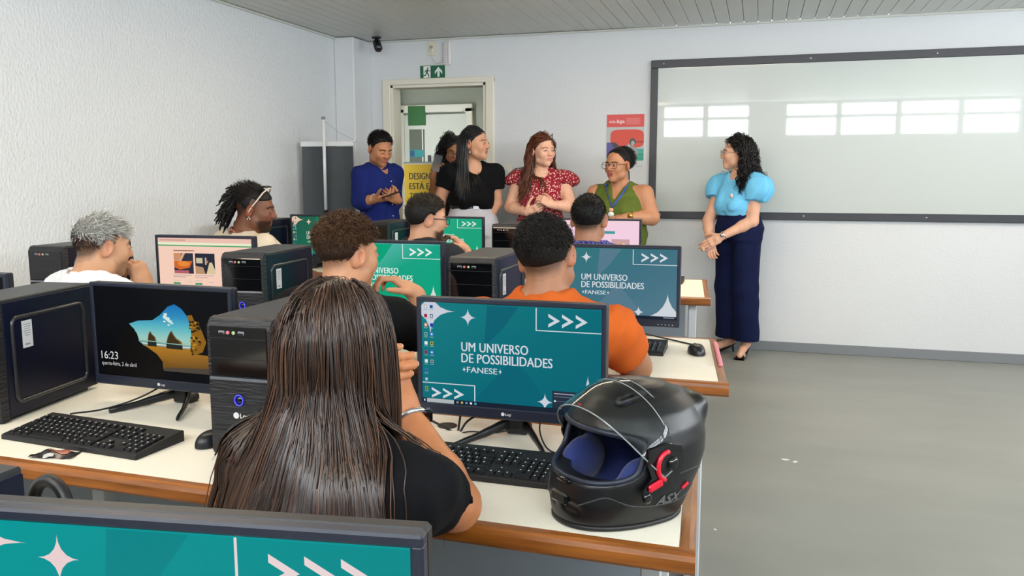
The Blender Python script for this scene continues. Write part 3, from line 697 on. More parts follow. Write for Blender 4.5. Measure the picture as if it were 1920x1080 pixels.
A.text('INSCR', .66, .92, .17, .022, '5a5c68', bold=.03); A.text('EVENTO ONLINE', .60, .97, .36, .016, '7a7c86', bold=.0)
A.mb.build('printed_sheet', M_print, t, attr=True).rotation_euler = (PI/2, 0, 0)
MB().box((0, .001, 0), (.302, .0018, .427)).build('paper_backing', M_white, t)
# light switch
t = thing('light_switch', 'white wall switch plate between the doorway and the woman in red', 'switch', (-2.045, Yw, 1.40))
MB().box((0, -.005, 0), (.082, .01, .118), b=.004).build('switch_plate', M_frame, t)
MB().box((0, -.011, .0), (.05, .004, .075), b=.002).build('switch_frame', mat('switch_white', 'd9dad6', .35), t)
for x_ in (-.012, .012): MB().box((x_, -.014, 0), (.021, .006, .04), b=.002).build('rocker', MATS['switch_white'], t)
# exit sign
t = thing('exit_sign', 'green emergency exit sign with running man and arrow over the doorway', 'sign', (-2.70, Yw-.004, 2.243))
A = Art(.222, .108); gc, wc = '0f5a3c', 'dfe6df'
A.rect(0, 0, 1, 1, gc, 0); A.rect(0, 0, 1, .03, 'c9d4c9', .5); A.rect(.13, .06, .42, .95, wc, 1)
def limb(P, w): 
    for (x0, y0), (x1, y1) in zip(P[:-1], P[1:]):
        dx, dy = (x1-x0)*.222, (y1-y0)*.108; l = math.hypot(dx, dy); nx, ny = -dy/l*w/.222, dx/l*w/.108
        A.poly([(x0+nx, y0+ny), (x1+nx, y1+ny), (x1-nx, y1-ny), (x0-nx, y0-ny)], '12503a', 2)
A.ell(.315, .22, .03, .065, '12503a', 2); limb([(.30, .30), (.265, .58)], .0065); limb([(.30, .34), (.22, .40), (.18, .55)], .0035); limb([(.30, .34), (.34, .45), (.40, .40)], .0035)
limb([(.27, .56), (.33, .68), (.35, .92)], .0045); limb([(.265, .56), (.22, .75), (.13, .78)], .0045)
A.poly([(.745, .14), (.90, .48), (.90, .70), (.79, .44), (.79, .90), (.70, .90), (.70, .44), (.60, .70), (.60, .48)], wc, 2)
A.mb.build('printed_face', M_print, t, attr=True).rotation_euler = (PI/2, 0, 0)
MB().box((0, .0018, 0), (.224, .003, .11)).build('sign_plate', mat('sign_green', gc, .4), t)
# emergency lamp and its socket
M_socket = mat('cream_socket', 'd6d0b6', .5)
t = thing('emergency_light', 'slim white emergency light fixture high over the doorway', 'lamp', (-2.559, Yw, 2.388))
MB().box((0, -.018, 0), (.062, .036, .195), b=.008).build('lamp_housing', mat('lamp_white', 'd6d2cf', .45), t)
g = MB()
for i in range(9): g.box((0, -.0365, -.075+.019*i), (.05, .002, .003))
for x_ in (-.012, .012): g.box((x_, -.0365, 0), (.003, .002, .17))
g.build('lamp_grid', mat('lamp_grid', 'a9a5a6', .5), t)
t = thing('wall_socket', 'cream wall socket with a plug, left of the slim emergency light', 'socket', (-2.70, Yw, 2.432))
MB().box((0, -.004, 0), (.075, .008, .115), b=.003).build('socket_plate', M_socket, t)
MB().box((0, -.012, -.004), (.028, .012, .06), b=.004).build('socket_insert', MATS['switch_white'], t)
MB().lathe([(.014, 0), (.012, .02), (.006, .03)], (0, -.014, .012), 12, R=FACE).build('plug', mat('plug_grey', '9c9884', .5), t)
o = MB().tube(curve_pts([(-2.70, Yw-.03, 2.43), (-2.695, Yw-.025, 2.36), (-2.66, Yw-.02, 2.31), (-2.62, Yw-.02, 2.315), (-2.592, Yw-.018, 2.35)], 30), .0035, 7).build('power_cord', mat('cord_white', 'c9c4b8', .5)); o['label'] = 'white cord drooping from the wall socket to the emergency light'; o['category'] = 'cable'
# CCTV
t = thing('security_camera', 'small black security camera hanging from the ceiling beside the corner column', 'camera', (-3.115, 6.52, ZC))
MB().lathe([(.034, -.012), (.04, 0)], n=16).build('ceiling_mount', M_black, t)
MB().tube([(0, 0, -.01), (0, 0, -.035), (.008, -.012, -.05)], [.016, .012, .014], 10).build('mount_arm', M_black, t)
d_ = np.array([.42, -.6, -.55]); d_ /= np.linalg.norm(d_); p0 = np.array([0, .012, -.052])
MB().tube([p0-d_*.03, p0-d_*.022, p0+d_*.07, p0+d_*.082], [.026, .034, .034, .03], 14).build('camera_body', M_black, t)
MB().tube([p0+d_*.080, p0+d_*.085], [.02, .018], 14).build('lens', M_gloss, t)
# hall door
M_hdoor = mat('hall_door_paint', 'c9cabd', .5); M_green = mat('green_sign_panel', '0c5a14', .5)
t = thing('hall_door', 'pale door with a narrow glass pane seen through the doorway', 'door', (-3.30, HY-.002, 0))
MB().box((.02, -.02, 1.0), (.68, .04, 2.0)).build('door_leaf', M_hdoor, t)
fr = MB()
for x_ in (-.36, .40): fr.box((x_, -.025, 1.03), (.08, .05, 2.06), b=.005)
fr.box((.02, -.025, 2.06), (.84, .05, .08), b=.005); fr.build('door_casing', M_frame, t)
MB().box((-.18, -.042, 1.35), (.17, .008, 1.0)).build('glass_pane', mat('dim_glass', '6c7065', .12, spec=.5), t)
g = MB(); g.box((-.115, -.047, 1.35), (.012, .006, 1.0)); g.build('pane_bar', M_frame, t)
MB().box((-.175, -.05, 2.02-.03), (.195, .006, .20)).build('green_panel', M_green, t)
bs = MB().box((-.18, -.05, 1.60), (.16, .006, .075)).build('teal_sticker', mat('teal_sticker', '1f8a86', .5), t)
MB().box((-.23, -.054, 1.60), (.05, .003, .06)).build('sticker_patch', mat('blue_patch', '1f4f78', .5), bs)
h_ = MB(); h_.box((-.04, -.05, 1.50), (.035, .01, .16), b=.003); h_.tube([(-.04, -.05, 1.5), (-.04, -.085, 1.5), (.05, -.085, 1.5)], .009, 8); h_.build('door_handle', M_black, t)
o = MB().box((-2.35, 6.98, 1.40), (.18, .02, .16), b=.004).build('hall_notice', mat('green_notice', '3f9c3a', .5)); o.location.y += 1.25; o['label'] = 'small green notice on the hall wall behind the woman in black'; o['category'] = 'sign'
# yellow banner
t = thing('yellow_banner', 'yellow roll-up banner lettered DESIGN ESTA EM TODO LUGAR in the doorway', 'banner', (-2.975, 7.20, 0), .06)
A = Art(.41, 1.44)
A.rect(0, 0, 1, 1, 'b6940c', 0)
for i, (s_, w_) in enumerate((('DESIGN', .49), ('ESTÁ EM', .59), ('TODO', .42), ('LUGAR', .47))): A.text(s_, .12, .10+.064*i, w_, .040, '24230f', bold=.03)
A.rect(.12, .325, .62, .333, '5a4c12', 1); A.rect(.12, .345, .5, .353, '5a4c12', 1)
o = A.mb.build('banner_sheet', M_print, t, attr=True); o.rotation_euler = (PI/2, 0, 0); o.location = (0, -.003, .76)
MB().box((0, 0, .76), (.40, .003, 1.44)).build('sheet_back', M_white, t)
MB().box((0, 0, 1.485), (.42, .018, .022), b=.006).build('top_rail', M_screw, t)
MB().box((0, 0, .035), (.44, .10, .07), b=.015).build('banner_base', M_screw, t)
# black banner seen from behind with its pole
M_bsheet = mat('charcoal_banner_back', '3b4145', .6, vary=(3, .05)); M_pole = mat('white_pole', 'd9dcdc', .3)
t = thing('rollup_banner', 'charcoal banner seen from behind with a white pole, in the left corner', 'banner', (-3.195, 5.78, 0), .1)
X = np.zeros((15, 9, 3))
for i in range(15):
    for j in range(9):
        u, v = i/14, j/8; X[i, j] = ((u-.5)*(.42+.0*v), .012*math.sin(u*9)+.008*math.sin(v*7+u*4), .08+1.515*v)
MB().grid(X).build('banner_sheet', M_bsheet, t)
MB().box((0, .004, 1.613), (.435, .02, .04), b=.004).build('top_rail', M_pole, t)
MB().lathe([(.012, -.012), (.014, 0), (.012, .012)], (.222, 0, 1.635), 10, R=roty(PI/2)).build('rail_end_cap', M_pole, t)
MB().tube([(-.005, -.05, 1.10), (-.005, -.045, 1.80)], .0125, 10).build('pole', M_pole, t)
MB().tube([(-.005, -.05, .12), (-.005, -.05, 1.11)], .016, 10).build('pole_lower_section', M_black, t)
MB().lathe([(.015, 0), (.015, .02)], (-.005, -.045, 1.795), 10).build('pole_cap', M_grey, t)
MB().box((0, -.02, .04), (.46, .14, .08), b=.02).build('banner_base', M_black, t)
MB().tube([(-.005, -.045, 1.79), (.10, -.02, 1.70), (.215, 0, 1.64)], .0012, 5).build('tension_cord', M_grey, t)
# small things on the desks
M_pinkf = mat('pink_folder', 'd9838f', .5)
o = MB().box((0, 0, 0), (.014, .36, .012), b=.003).build('pink_folder', M_pinkf, None, (-.118, 2.86, D2+.0068), .10); o['label'] = 'narrow pink strip lying along the end of the desk near the mouse'; o['category'] = 'folder'
t = thing('snack_wrapper', 'empty dark snack wrapper with brown print by the keyboard', 'wrapper', (-1.575, 1.502, DT), .30)
X = np.zeros((13, 7, 3))
for i in range(13):
    for j in range(7):
        u, v = i/12, j/6; X[i, j] = ((u-.5)*.105, (v-.5)*.055*(1-.35*(1-u)), .003+.012*math.sin(PI*v)*math.sin(PI*min(1, u*1.15))+.003*math.sin(u*14+v*5))
MB().grid(X).build('wrapper_foil', mat('wrapper_dark', '33302f', .25, vary=(40, .5), metal=.3), t)
X2 = X[5:11, 2:6].copy(); X2[..., 2] += .0012; MB().grid(X2).build('printed_patch', mat('wrapper_brown', '9a5a48', .3, vary=(60, .5)), t)
X2 = X[4:8, 0:2].copy(); X2[..., 2] += .0012; MB().grid(X2).build('printed_band', mat('wrapper_white', 'b9b6b2', .35), t)
M_speck = mat('white_fleck', 'd8d8d4', .6)
for i, (x_, y_, s_) in enumerate(((.165, 4.10, .03), (.21, 4.08, .025), (-.12, 3.18, .015))):
    a = np.linspace(0, 2*PI, 9)[:-1]; rr = s_*.5*(1+.5*RNG.random(8))
    o = MB().prism(np.c_[rr*np.cos(a), rr*.6*np.sin(a)], 0, .002).build('paper_scrap', M_speck, None, (x_, y_, .0005), i); o['label'] = ['larger white paper scrap on the grey floor right of the desks', 'second white scrap touching the larger one on the grey floor', 'tiny white scrap on the grey floor near the desk corner'][i]; o['category'] = 'scrap'
# ================================================================ SIGNED DISTANCE MODELLING (people, helmet)
def smin(a, b, k):
    if k <= 0: return np.minimum(a, b)
    h = np.clip(.5+.5*(b-a)/k, 0, 1); return b*(1-h)+a*h-k*h*(1-h)
class SDF:
    def __init__(s): s.ops = []
    def add(s, f, k=.02): s.ops.append((0, f, k)); return s
    def sub(s, f, k=.006): s.ops.append((1, f, k)); return s
    def cut(s, f, k=.0): s.ops.append((2, f, k)); return s        # intersect
    def __call__(s, P):
        d = None
        for op, f, k in s.ops:
            v = f(P)
            if d is None: d = v
            elif op == 0: d = smin(d, v, k)
            elif op == 1: d = -smin(-d, v, k)
            else: d = -smin(-d, -v, k)
        return d
V3 = lambda *a: np.array(a, float)
def cone(a, b, r0, r1, flat=None):
    a, b = np.asarray(a, float), np.asarray(b, float); ab = b-a; l2 = ab @ ab+1e-12
    def f(P):
        q = P-a; t = np.clip(q @ ab/l2, 0, 1); return np.linalg.norm(q-t[:, None]*ab, axis=1)-(r0+(r1-r0)*t)
    return f
def ell(c, r, R=None):
    c = np.asarray(c, float); r = np.broadcast_to(np.asarray(r, float), (3,)); mr = r.min()
    def f(P):
        q = P-c
        if R is not None: q = q @ R
        k0 = np.linalg.norm(q/r, axis=1); k1 = np.linalg.norm(q/(r*r), axis=1)+1e-9
        return k0*(k0-1)/k1
    return f
def sph(c, r):
    c = np.asarray(c, float); return lambda P: np.linalg.norm(P-c, axis=1)-r
def rbox(c, h, r, R=None):
    c = np.asarray(c, float); h = np.asarray(h, float)-r
    def f(P):
        q = P-c
        if R is not None: q = q @ R
        q = np.abs(q)-h; return np.linalg.norm(np.maximum(q, 0), axis=1)+np.minimum(q.max(1), 0)-r
    return f
def plane(p, n):
    n = np.asarray(n, float); n = n/np.linalg.norm(n); p = np.asarray(p, float); return lambda P: (P-p) @ n
def wrinkle(amp, sc, seed=0, st=(1, 1, 1), crease=0):
    """soft waves, and with crease > 0 a few sharper folds that come and go"""
    r = np.random.default_rng(seed); K = r.normal(size=(6, 3))*sc*np.array(st); ph = r.random(6)*6.28; K2 = r.normal(size=(4, 3))*sc*1.3*np.array(st); K3 = r.normal(size=(4, 3))*sc*.55
    def f(P):
        d = 0
        for k, p in zip(K, ph): d = d+np.sin(P @ k+p)
        d = amp*d/2.5
        for k, k3, p in zip(K2, K3, ph):
            if crease: d = d+amp*crease*np.maximum(0, np.sin(P @ k3+p*2))*(np.abs(np.sin(P @ k+p))-.64)
        return d
    return f
def loft(p0, p1, fwd, prof, off=0.0):
    """trunk: rows (t, half width, half depth, forward shift) along p0->p1"""
    p0, p1 = np.asarray(p0, float), np.asarray(p1, float); z = p1-p0; Ln = np.linalg.norm(z); z = z/Ln
    y = np.asarray(fwd, float); y = y-z*(y @ z); y /= np.linalg.norm(y); x = np.cross(y, z); pr = np.array(prof, float)
    def f(P):
        q = P-p0; h = q @ z; t = h/Ln
        a = np.interp(t, pr[:, 0], pr[:, 1])+off; b = np.interp(t, pr[:, 0], pr[:, 2])+off; c = np.interp(t, pr[:, 0], pr[:, 3])
        u, v = (q @ x)/a, (q @ y-c)/b; k0 = np.sqrt(u*u+v*v); k1 = np.sqrt((u/a)**2+(v/b)**2)+1e-9
        d = k0*(k0-1)/k1
        return np.maximum(d, np.maximum(-h-off, h-Ln-off))
    return f
_CI = np.array([(i, j, k) for i in (0, 1) for j in (0, 1) for k in (0, 1)])
_CE = [(a, b) for a in range(8) for b in range(a+1, 8) if np.abs(_CI[a]-_CI[b]).sum() == 1]
def polygonise(f, lo, hi, h, blk=6):
    lo, hi = np.asarray(lo, float), np.asarray(hi, float)
    nb = np.maximum(1, np.ceil((hi-lo)/(h*blk)).astype(int)); n = nb*blk+1
    cc = np.stack(np.meshgrid(*[np.arange(m) for m in nb], indexing='ij'), -1).reshape(-1, 3)
    ctr = lo+(cc+.5)*blk*h; dc = f(ctr); act = np.abs(dc) < blk*h*1.25+.012
    F = np.repeat(np.repeat(np.repeat(dc.reshape(nb), blk, 0), blk, 1), blk, 2); F = np.pad(F, ((0, 1),)*3, mode='edge')
    lc = np.stack(np.meshgrid(*[np.arange(blk+1)]*3, indexing='ij'), -1).reshape(-1, 3)
    A = cc[act]
    for s in range(0, len(A), 1500):
        idx = (A[s:s+1500, None]*blk+lc[None]).reshape(-1, 3)
        flat = np.unique(np.ravel_multi_index(idx.T, n)); ii = np.stack(np.unravel_index(flat, n), -1)
        F.ravel()[flat] = f(lo+ii*h)
    sg = F < 0
    m = sg[:-1, :-1, :-1].astype(np.int8)
    for c in _CI[1:]: m = m+sg[c[0]:n[0]-1+c[0], c[1]:n[1]-1+c[1], c[2]:n[2]-1+c[2]]
    cells = np.argwhere((m > 0) & (m < 8))
    if len(cells) == 0: return np.zeros((0, 3)), np.zeros((0, 4), int)
    val = np.stack([F[tuple((cells+c).T)] for c in _CI], 1)
    acc = np.zeros((len(cells), 3)); cnt = np.zeros(len(cells))
    for a, b in _CE:
        va, vb = val[:, a], val[:, b]; x = (va < 0) != (vb < 0); t = np.where(x, va/np.where(x, va-vb, 1), 0)
        acc += np.where(x[:, None], _CI[a]+t[:, None]*(_CI[b]-_CI[a]), 0); cnt += x
    V = lo+(cells+acc/cnt[:, None])*h
    ix = np.full(n-1, -1, np.int64); ix[tuple(cells.T)] = np.arange(len(cells)); Q = []
    for ax in range(3):
        o = [1, 1, 1]; o[ax] = 0
        s0 = tuple(slice(o[d], n[d]-1) for d in range(3)); s1 = tuple(slice(o[d], n[d]-1) if d != ax else slice(1, n[d]) for d in range(3))
        a, b = sg[s0], sg[s1]; e = np.argwhere(a != b)+np.array(o); up = a[a != b]
        b1, b2 = (ax+1) % 3, (ax+2) % 3; d1 = np.zeros(3, int); d1[b1] = 1; d2 = np.zeros(3, int); d2[b2] = 1
        q = np.stack([ix[tuple((e-d1-d2).T)], ix[tuple((e-d2).T)], ix[tuple(e.T)], ix[tuple((e-d1).T)]], 1)
        q[~up] = q[~up][:, ::-1]; Q.append(q[(q >= 0).all(1)])
    return V, np.concatenate(Q)
def poly_multi(f, lo, hi, h, fine=()):
    V, Q = polygonise(f, lo, hi, h); Vs, Qs, n = [V], [], len(V)
    for a, b, h2 in fine:
        a, b = np.asarray(a), np.asarray(b); ins = ((V > a+h) & (V < b-h)).all(1); Q = Q[~ins[Q].all(1)]
        v2, q2 = polygonise(f, a, b, h2); Vs.append(v2); Qs.append(q2+n); n += len(v2)
    return np.concatenate(Vs), np.concatenate([Q]+Qs)
def strand_mesh(P, r, col, n=3):
    """P (N,S,3) strands, r (S,) or (N,S) radius, col (N,3) colours -> V, F, C"""
    N, S, _ = P.shape; T = np.gradient(P, axis=1); T /= np.linalg.norm(T, axis=2)[..., None]+1e-9
    ref = np.array([.31, .52, .79]); U = np.cross(T, ref); U /= np.linalg.norm(U, axis=2)[..., None]+1e-9; B = np.cross(T, U)
    r = np.broadcast_to(r, (N, S)); th = np.arange(n)*2*PI/n
    V = P[:, :, None]+r[:, :, None, None]*(np.cos(th)[None, None, :, None]*U[:, :, None]+np.sin(th)[None, None, :, None]*B[:, :, None])
    base = (np.arange(N)*S*n)[:, None, None]+(np.arange(S-1)*n)[None, :, None]
    j = np.arange(n)[None, None, :]; j2 = (j+1) % n
    F = np.stack([base+j, base+j2, base+n+j2, base+n+j], -1).reshape(-1, 4)
    return V.reshape(-1, 3), F, np.repeat(col, S*n, 0)
def fnormal(f, P, e=.002):
    g = np.stack([f(P+np.eye(3)[i]*e)-f(P-np.eye(3)[i]*e) for i in range(3)], -1); return g/(np.linalg.norm(g, axis=1)[:, None]+1e-9)

# ================================================================ PEOPLE
def unit(v): v = np.asarray(v, float); return v/np.linalg.norm(v)
def facing(a): return V3(math.sin(math.radians(a)), math.cos(math.radians(a)), 0)     # 0 = towards the board wall, 180 = towards the camera
M_eye = mat('eye', 'ffffff', .15, attr=True)
def skin_mat(nm): return mat('skin_'+nm, 'ffffff', .48, attr=True, spec=.35, sss=.0)
M_hair = mat('hair_fibre', 'ffffff', .36, attr=True, spec=.5)
M_hairdull = mat('hair_fibre_matte', 'ffffff', .6, attr=True, spec=.3)
MALE = [(0, .15, .105, 0), (.12, .168, .12, -.005), (.35, .150, .112, .0), (.55, .158, .118, .005), (.75, .172, .115, .0), (.88, .15, .09, -.01), (.96, .09, .07, -.012), (1, .066, .06, -.01)]
FEMALE = [(0, .15, .11, -.005), (.12, .172, .125, -.01), (.38, .132, .10, .0), (.58, .142, .108, .01), (.75, .150, .108, .005), (.88, .128, .082, -.01), (.96, .08, .064, -.012), (1, .055, .052, -.01)]
LARGE = [(0, .18, .13, 0), (.12, .20, .15, 0), (.35, .185, .15, .02), (.55, .185, .15, .02), (.75, .185, .13, .01), (.88, .155, .10, -.005), (.96, .10, .075, -.01), (1, .07, .062, -.01)]
def hand_ops(W, D, Nn, side, sc=1.0, curl=(25, 35, 20), thumb=30, spread=3):
    """W wrist, D towards the fingers, Nn palm normal, side +1 when the thumb lies on D x Nn. Returns [(primitive, k)] and nail points"""
    D = unit(D); Nn = unit(np.asarray(Nn)-D*(D @ np.asarray(Nn))); L = np.cross(D, Nn)*side
    pt = lambda x, y, z: W+sc*(x*L+y*D+z*Nn)
    ops = [(cone(pt(.0, -.01, 0), pt(0, .03, 0), .024*sc, .026*sc), .015), (rbox(pt(0, .052, 0), (.037*sc, .042*sc, .0135*sc), .012*sc, np.stack([L, D, Nn], 1)), .018)]
    nails = []
    cr = curl if np.ndim(curl) == 2 else [curl]*4
    for i, (x, ln, r) in enumerate(((.029, (.040, .025, .020), .0088), (.0098, (.045, .029, .021), .0090), (-.0098, (.041, .027, .020), .0085), (-.028, (.032, .019, .018), .0077))):
        p = pt(x, .088-(.006 if i == 3 else 0)-abs(x)*.1, 0); a = 0; sp = math.radians(spread*(1.5-i)); base = math.cos(sp)*D+math.sin(sp)*L
        for j in range(3):
            a += math.radians(cr[i][j]); d = math.cos(a)*base+math.sin(a)*Nn; q = p+sc*ln[j]*d
            ops.append((cone(p, q, r*sc*(1-.07*j), r*sc*(.95-.09*j)), .004 if j or True else 0)); p = q
        nails.append((p-d*sc*.004+(math.sin(a)*base-math.cos(a)*Nn)*sc*r*.62, d, math.sin(a)*base-math.cos(a)*Nn, r*sc))
    th = math.radians(thumb); p = pt(.026, .018, .004); d = unit(.75*L+.62*D+.30*Nn); q = p+sc*.040*d; ops.append((cone(p, q, .0145*sc, .0115*sc), .012))
    d = unit(math.cos(th)*d+math.sin(th)*(D*.8+Nn*.5-L*.25)); p, q = q, q+sc*.031*d; ops.append((cone(p, q, .0108*sc, .0098*sc), .004))
    d = unit(math.cos(th*.7)*d+math.sin(th*.7)*(D*.5+Nn*.4-L*.6)); p, q = q, q+sc*.026*d; ops.append((cone(p, q, .0098*sc, .0078*sc), .004))
    nails.append((q-d*.003+unit(L-d*(d @ L))*.006*sc, d, unit(L-d*(d @ L)), .010*sc))
    return ops, nails
def hairline(p, cutf=.072, back=-.065, ear=.012):
    a = np.degrees(np.abs(np.arctan2(p[:, 0], p[:, 1])))          # 0 front .. 180 back
    return np.interp(a, [0, 35, 62, 78, 95, 112, 140, 180], [cutf, cutf-.008, .048, ear, ear+.012, -.012, back+.012, back])
class Fig:
    def __init__(s, label, base, head, hyaw, hpitch=0, hroll=0, fwd=180, skin='c68863', female=False, trunk=None, hs=1.0, pel=None, nk=None, hsw=None, nkw=1.0, drop=.062):
        s.label = label; s.base = V3(*base); s.hc = V3(*head); s.skin = np.array(lin(skin)); s.female = female; s.hs = hs
        s.root = thing('person', label, 'person', tuple(base))
        f = facing(hyaw); r = np.cross(f, V3(0, 0, 1)); a, b = math.radians(hpitch), math.radians(hroll)
        f2 = f*math.cos(a)+V3(0, 0, 1)*math.sin(a); u = np.cross(r, f2)
        r2 = r*math.cos(b)+u*math.sin(b); u2 = np.cross(r2, f2); s.H = np.stack([r2, f2, u2], 1)
        s.fwd = facing(fwd); s.rt = np.cross(s.fwd, V3(0, 0, 1)); s.pel = V3(*pel); s.nk = V3(*nk); s.trunk = trunk or (FEMALE if female else MALE)
        s.hsw = hsw or (.165 if female else .19); s.nkw = nkw
        s.J = {}; s.sh = {}
        for sd, k in ((1, 'R'), (-1, 'L')): s.sh[k] = s.nk+s.rt*sd*s.hsw+V3(0, 0, -drop)
        s.arms = {}; s.hands = {}; s.legs = {}; s.extra = []; s.headx = []; s.fine = []; s.nails = []
        s.colf = []; s.eyeopen = 1.0; s.look = 0
    def h(s, x, y, z): return s.hc+s.hs*(s.H @ V3(x, y, z))
    def arm(s, k, elbow, wrist, sh=None, r=(.05, .041, .043, .027)):
        if sh is not None: s.sh[k] = V3(*sh)
        s.arms[k] = (V3(*elbow), V3(*wrist), r)
    def hand(s, k, D, N, side=None, sc=1.0, **kw):
        W = s.arms[k][1]; sd = side if side else (1 if k == 'R' else -1)
        ops, nails = hand_ops(W, V3(*D), V3(*N), sd, sc, **kw); s.hands[k] = ops; s.nails += nails
        c = W+unit(V3(*D))*.085*sc; s.fine.append((c-.115*sc, c+.115*sc))
    def leg(s, k, knee, ankle, toe=None, hip=None, r=(.085, .06, .06, .042)):
        sd = 1 if k == 'R' else -1
        hip = V3(*hip) if hip is not None else s.pel+s.rt*sd*.09+V3(0, 0, .02)
        s.legs[k] = (hip, V3(*knee), V3(*ankle), unit(V3(*(toe if toe is not None else s.fwd))), r)
    def stand(s, spread=.1, splay=12):
        for sd, k in ((1, 'R'), (-1, 'L')):
            b = s.base+s.rt*sd*spread; an = b-s.fwd*.03+V3(0, 0, .075); hip = s.pel+s.rt*sd*.09+V3(0, 0, .02); kn = (hip+an)/2+s.fwd*.02
            s.leg(k, kn, an, s.fwd+s.rt*sd*.2)
    def sit(s, footy=.42, spread=.11, kneez=.50):
        for sd, k in ((1, 'R'), (-1, 'L')):
            hip = s.pel+s.rt*sd*.09+V3(0, 0, .02); kn = hip+s.fwd*footy+s.rt*sd*.04; kn[2] = kneez
            an = kn+s.fwd*.02; an[2] = .08; s.leg(k, kn, an)
    def head_ops(s):
        h = s.h; q = s.hs; R = s.H; H = lambda c, r: ell(h(*c), np.array(r)*q, R); C = lambda a, b, r0, r1: cone(h(*a), h(*b), r0*q, r1*q); S = lambda c, r: sph(h(*c), r*q)
        fem = s.female; jw = .058 if fem else .064
        o = [(0, H((0, -.014, .034), (.076, .096, .086)), .0), (0, H((0, .022, -.032), (jw, .070, .082)), .03), (0, S((0, .068, -.092), .021), .03)]
        for x in (-1, 1):
            o += [(0, S((x*(.043 if fem else .047), .018, -.066), .024), .03), (0, S((x*.037, .058, -.022), .026), .025), (0, C((x*.012, .083, .026), (x*.045, .068, .026), .010, .009), .014)]
        for x in (-1, 1): o += [(1, S((x*.031, .099, .004), .0165), .012)]
        o += [(0, C((0, .084, .016), (0, .104, -.022), .0085, .0125), .012), (0, S((-.011, .094, -.026), .0085), .006), (0, S((.011, .094, -.026), .0085), .006)]
        o += [(0, C((-.017, .083, -.053), (.017, .083, -.053), .0075, .0075), .008), (0, C((-.014, .082, -.064), (.014, .082, -.064), .0085, .0085), .006), (1, C((-.022, .094, -.0585), (.022, .094, -.0585), .0022, .0022), .003)]
        for x in (-1, 1):
            o += [(0, S((x*.031, .081, .004), .0118), .004)]
            o += [(0, ell(h(x*.081, -.013, -.005), np.array((.0105, .0225, .035))*q, R @ rotz(-x*.5) @ rotx(-.2)), .006), (1, ell(h(x*.091, -.008, -.001), np.array((.008, .0105, .019))*q, R @ rotz(-x*.5)), .005)]
        return o
    def neck_ops(s):
        r = (.050 if s.female else .059)*s.nkw
        return [(0, cone(s.nk+V3(0, 0, -.03), s.h(0, -.022, -.045), r*1.08, r), .03)]
    def body_sdf(s, limbs=True):
        B = SDF(); B.add(loft(s.pel, s.nk, s.fwd, s.trunk), 0)
        for k in 'RL':
            sd = 1 if k == 'R' else -1
            B.add(cone(s.nk+s.rt*sd*.05+V3(0, 0, -.03), s.sh[k], .045, .052), .05)
        for f, k in s.extra: B.add(f, k)
        for k, (e, w, r) in s.arms.items():
            B.add(cone(s.sh[k], e, r[0], r[1]), .03); m = e+(w-e)*.3; B.add(cone(e, m, r[1], r[2]), .02); B.add(cone(m, w, r[2], r[3]), .02)
        for k, (hp, kn, an, to, r) in s.legs.items():
            B.add(cone(hp, kn, r[0], r[1]), .04); m = kn+(an-kn)*.3; B.add(cone(kn, m, r[1], r[2]), .03); B.add(cone(m, an, r[2], r[3]), .03)
            B.add(cone(an-to*.03+V3(0, 0, -.04), an+to*.15+V3(0, 0, -max(.05, an[2]-s.base[2]-.036)), .036, .024), .03)
        for op, f, k in s.neck_ops(): B.add(f, k)
        ho = s.head_ops()
        def headf(P):
            H = SDF(); H.ops = ho; return H(P)
        B.add(headf, .02)
        for k, ops in s.hands.items():
            H = SDF(); H.ops = [(0, f, kk) for f, kk in ops]; B.add(H, .012)
        s.B = B; return B
    def bounds(s, pts, m=.15): pts = np.array(pts); return pts.min(0)-m, pts.max(0)+m
    def local(s, P): return ((P-s.hc) @ s.H)/s.hs
    def build_body(s, mat_, vox=.009, hvox=.0045, handvox=.0042, brow='2a1a12', lips='a05048', stubble=None, fade=None, fadelo=-.07):
        s.body_sdf(); pts = [s.pel, s.nk, s.hc, s.hc+V3(0, 0, .06)]+[p for a in s.arms.values() for p in a[:2]]+[p for a in s.legs.values() for p in a[:3]]
        if s.legs: pts += [a[2]+a[3]*.12 for a in s.legs.values()]
        lo, hi = s.bounds(pts, .16); lo[2] = max(lo[2], s.base[2]-.01)
        fine = [(s.hc-.15*s.hs, s.hc+.15*s.hs, hvox)]+[(a, b, handvox) for a, b in s.fine]
        V, Q = poly_multi(s.B, lo, hi, vox, fine)
        C = np.tile(s.skin, (len(V), 1)); L = s.local(V); near = (np.abs(L) < (.1, .13, .135)).all(1)
        C *= (1+wrinkle(.05, 60, 3)(V))[:, None]
        def paint(msk, col, a): C[msk] = C[msk]*(1-a)+np.array(lin(col))*a
        x, y, z = L.T; ax = np.abs(x)
        paint(near & (y > .04) & (ax < .05) & (np.abs(z+.025) < .03), 'c0524a', .10)
        paint(near & (ax > .0775) & (np.abs(y+.012) < .03) & (np.abs(z) < .04), 'c0604c', .22)
        if stubble:
            wob = wrinkle(.006, 90, 8)(V); edge = np.minimum.reduce([(y-.012+.25*np.minimum(0, z+.05))/.022, (-.030-.30*(ax-.02)-z+wob)/.014, (z+.135)/.01]); edge = np.clip(edge, 0, 1)*near
            edge = np.where((ax < .019) & (np.abs(z+.0585) < .010) & (y > .06), 0, edge); edge = np.where((z > -.045) & (ax < .03), 0, edge); ea = (edge*stubble[1])[:, None]; C = C*(1-ea)+np.array(lin(stubble[0]))*ea
        if fade:
            hl = hairline(L); m = near & (z > hl-.006); a = np.clip((z-hl+.006)/.03, .25, 1)*fade[1]; C[m] = C[m]*(1-a[m, None])+np.array(lin(fade[0]))*a[m, None]
        paint(near & (y > .06) & (ax < .021-.10*np.abs(z+.0585)) & (np.abs(z+.0585) < .0135), lips, .75)
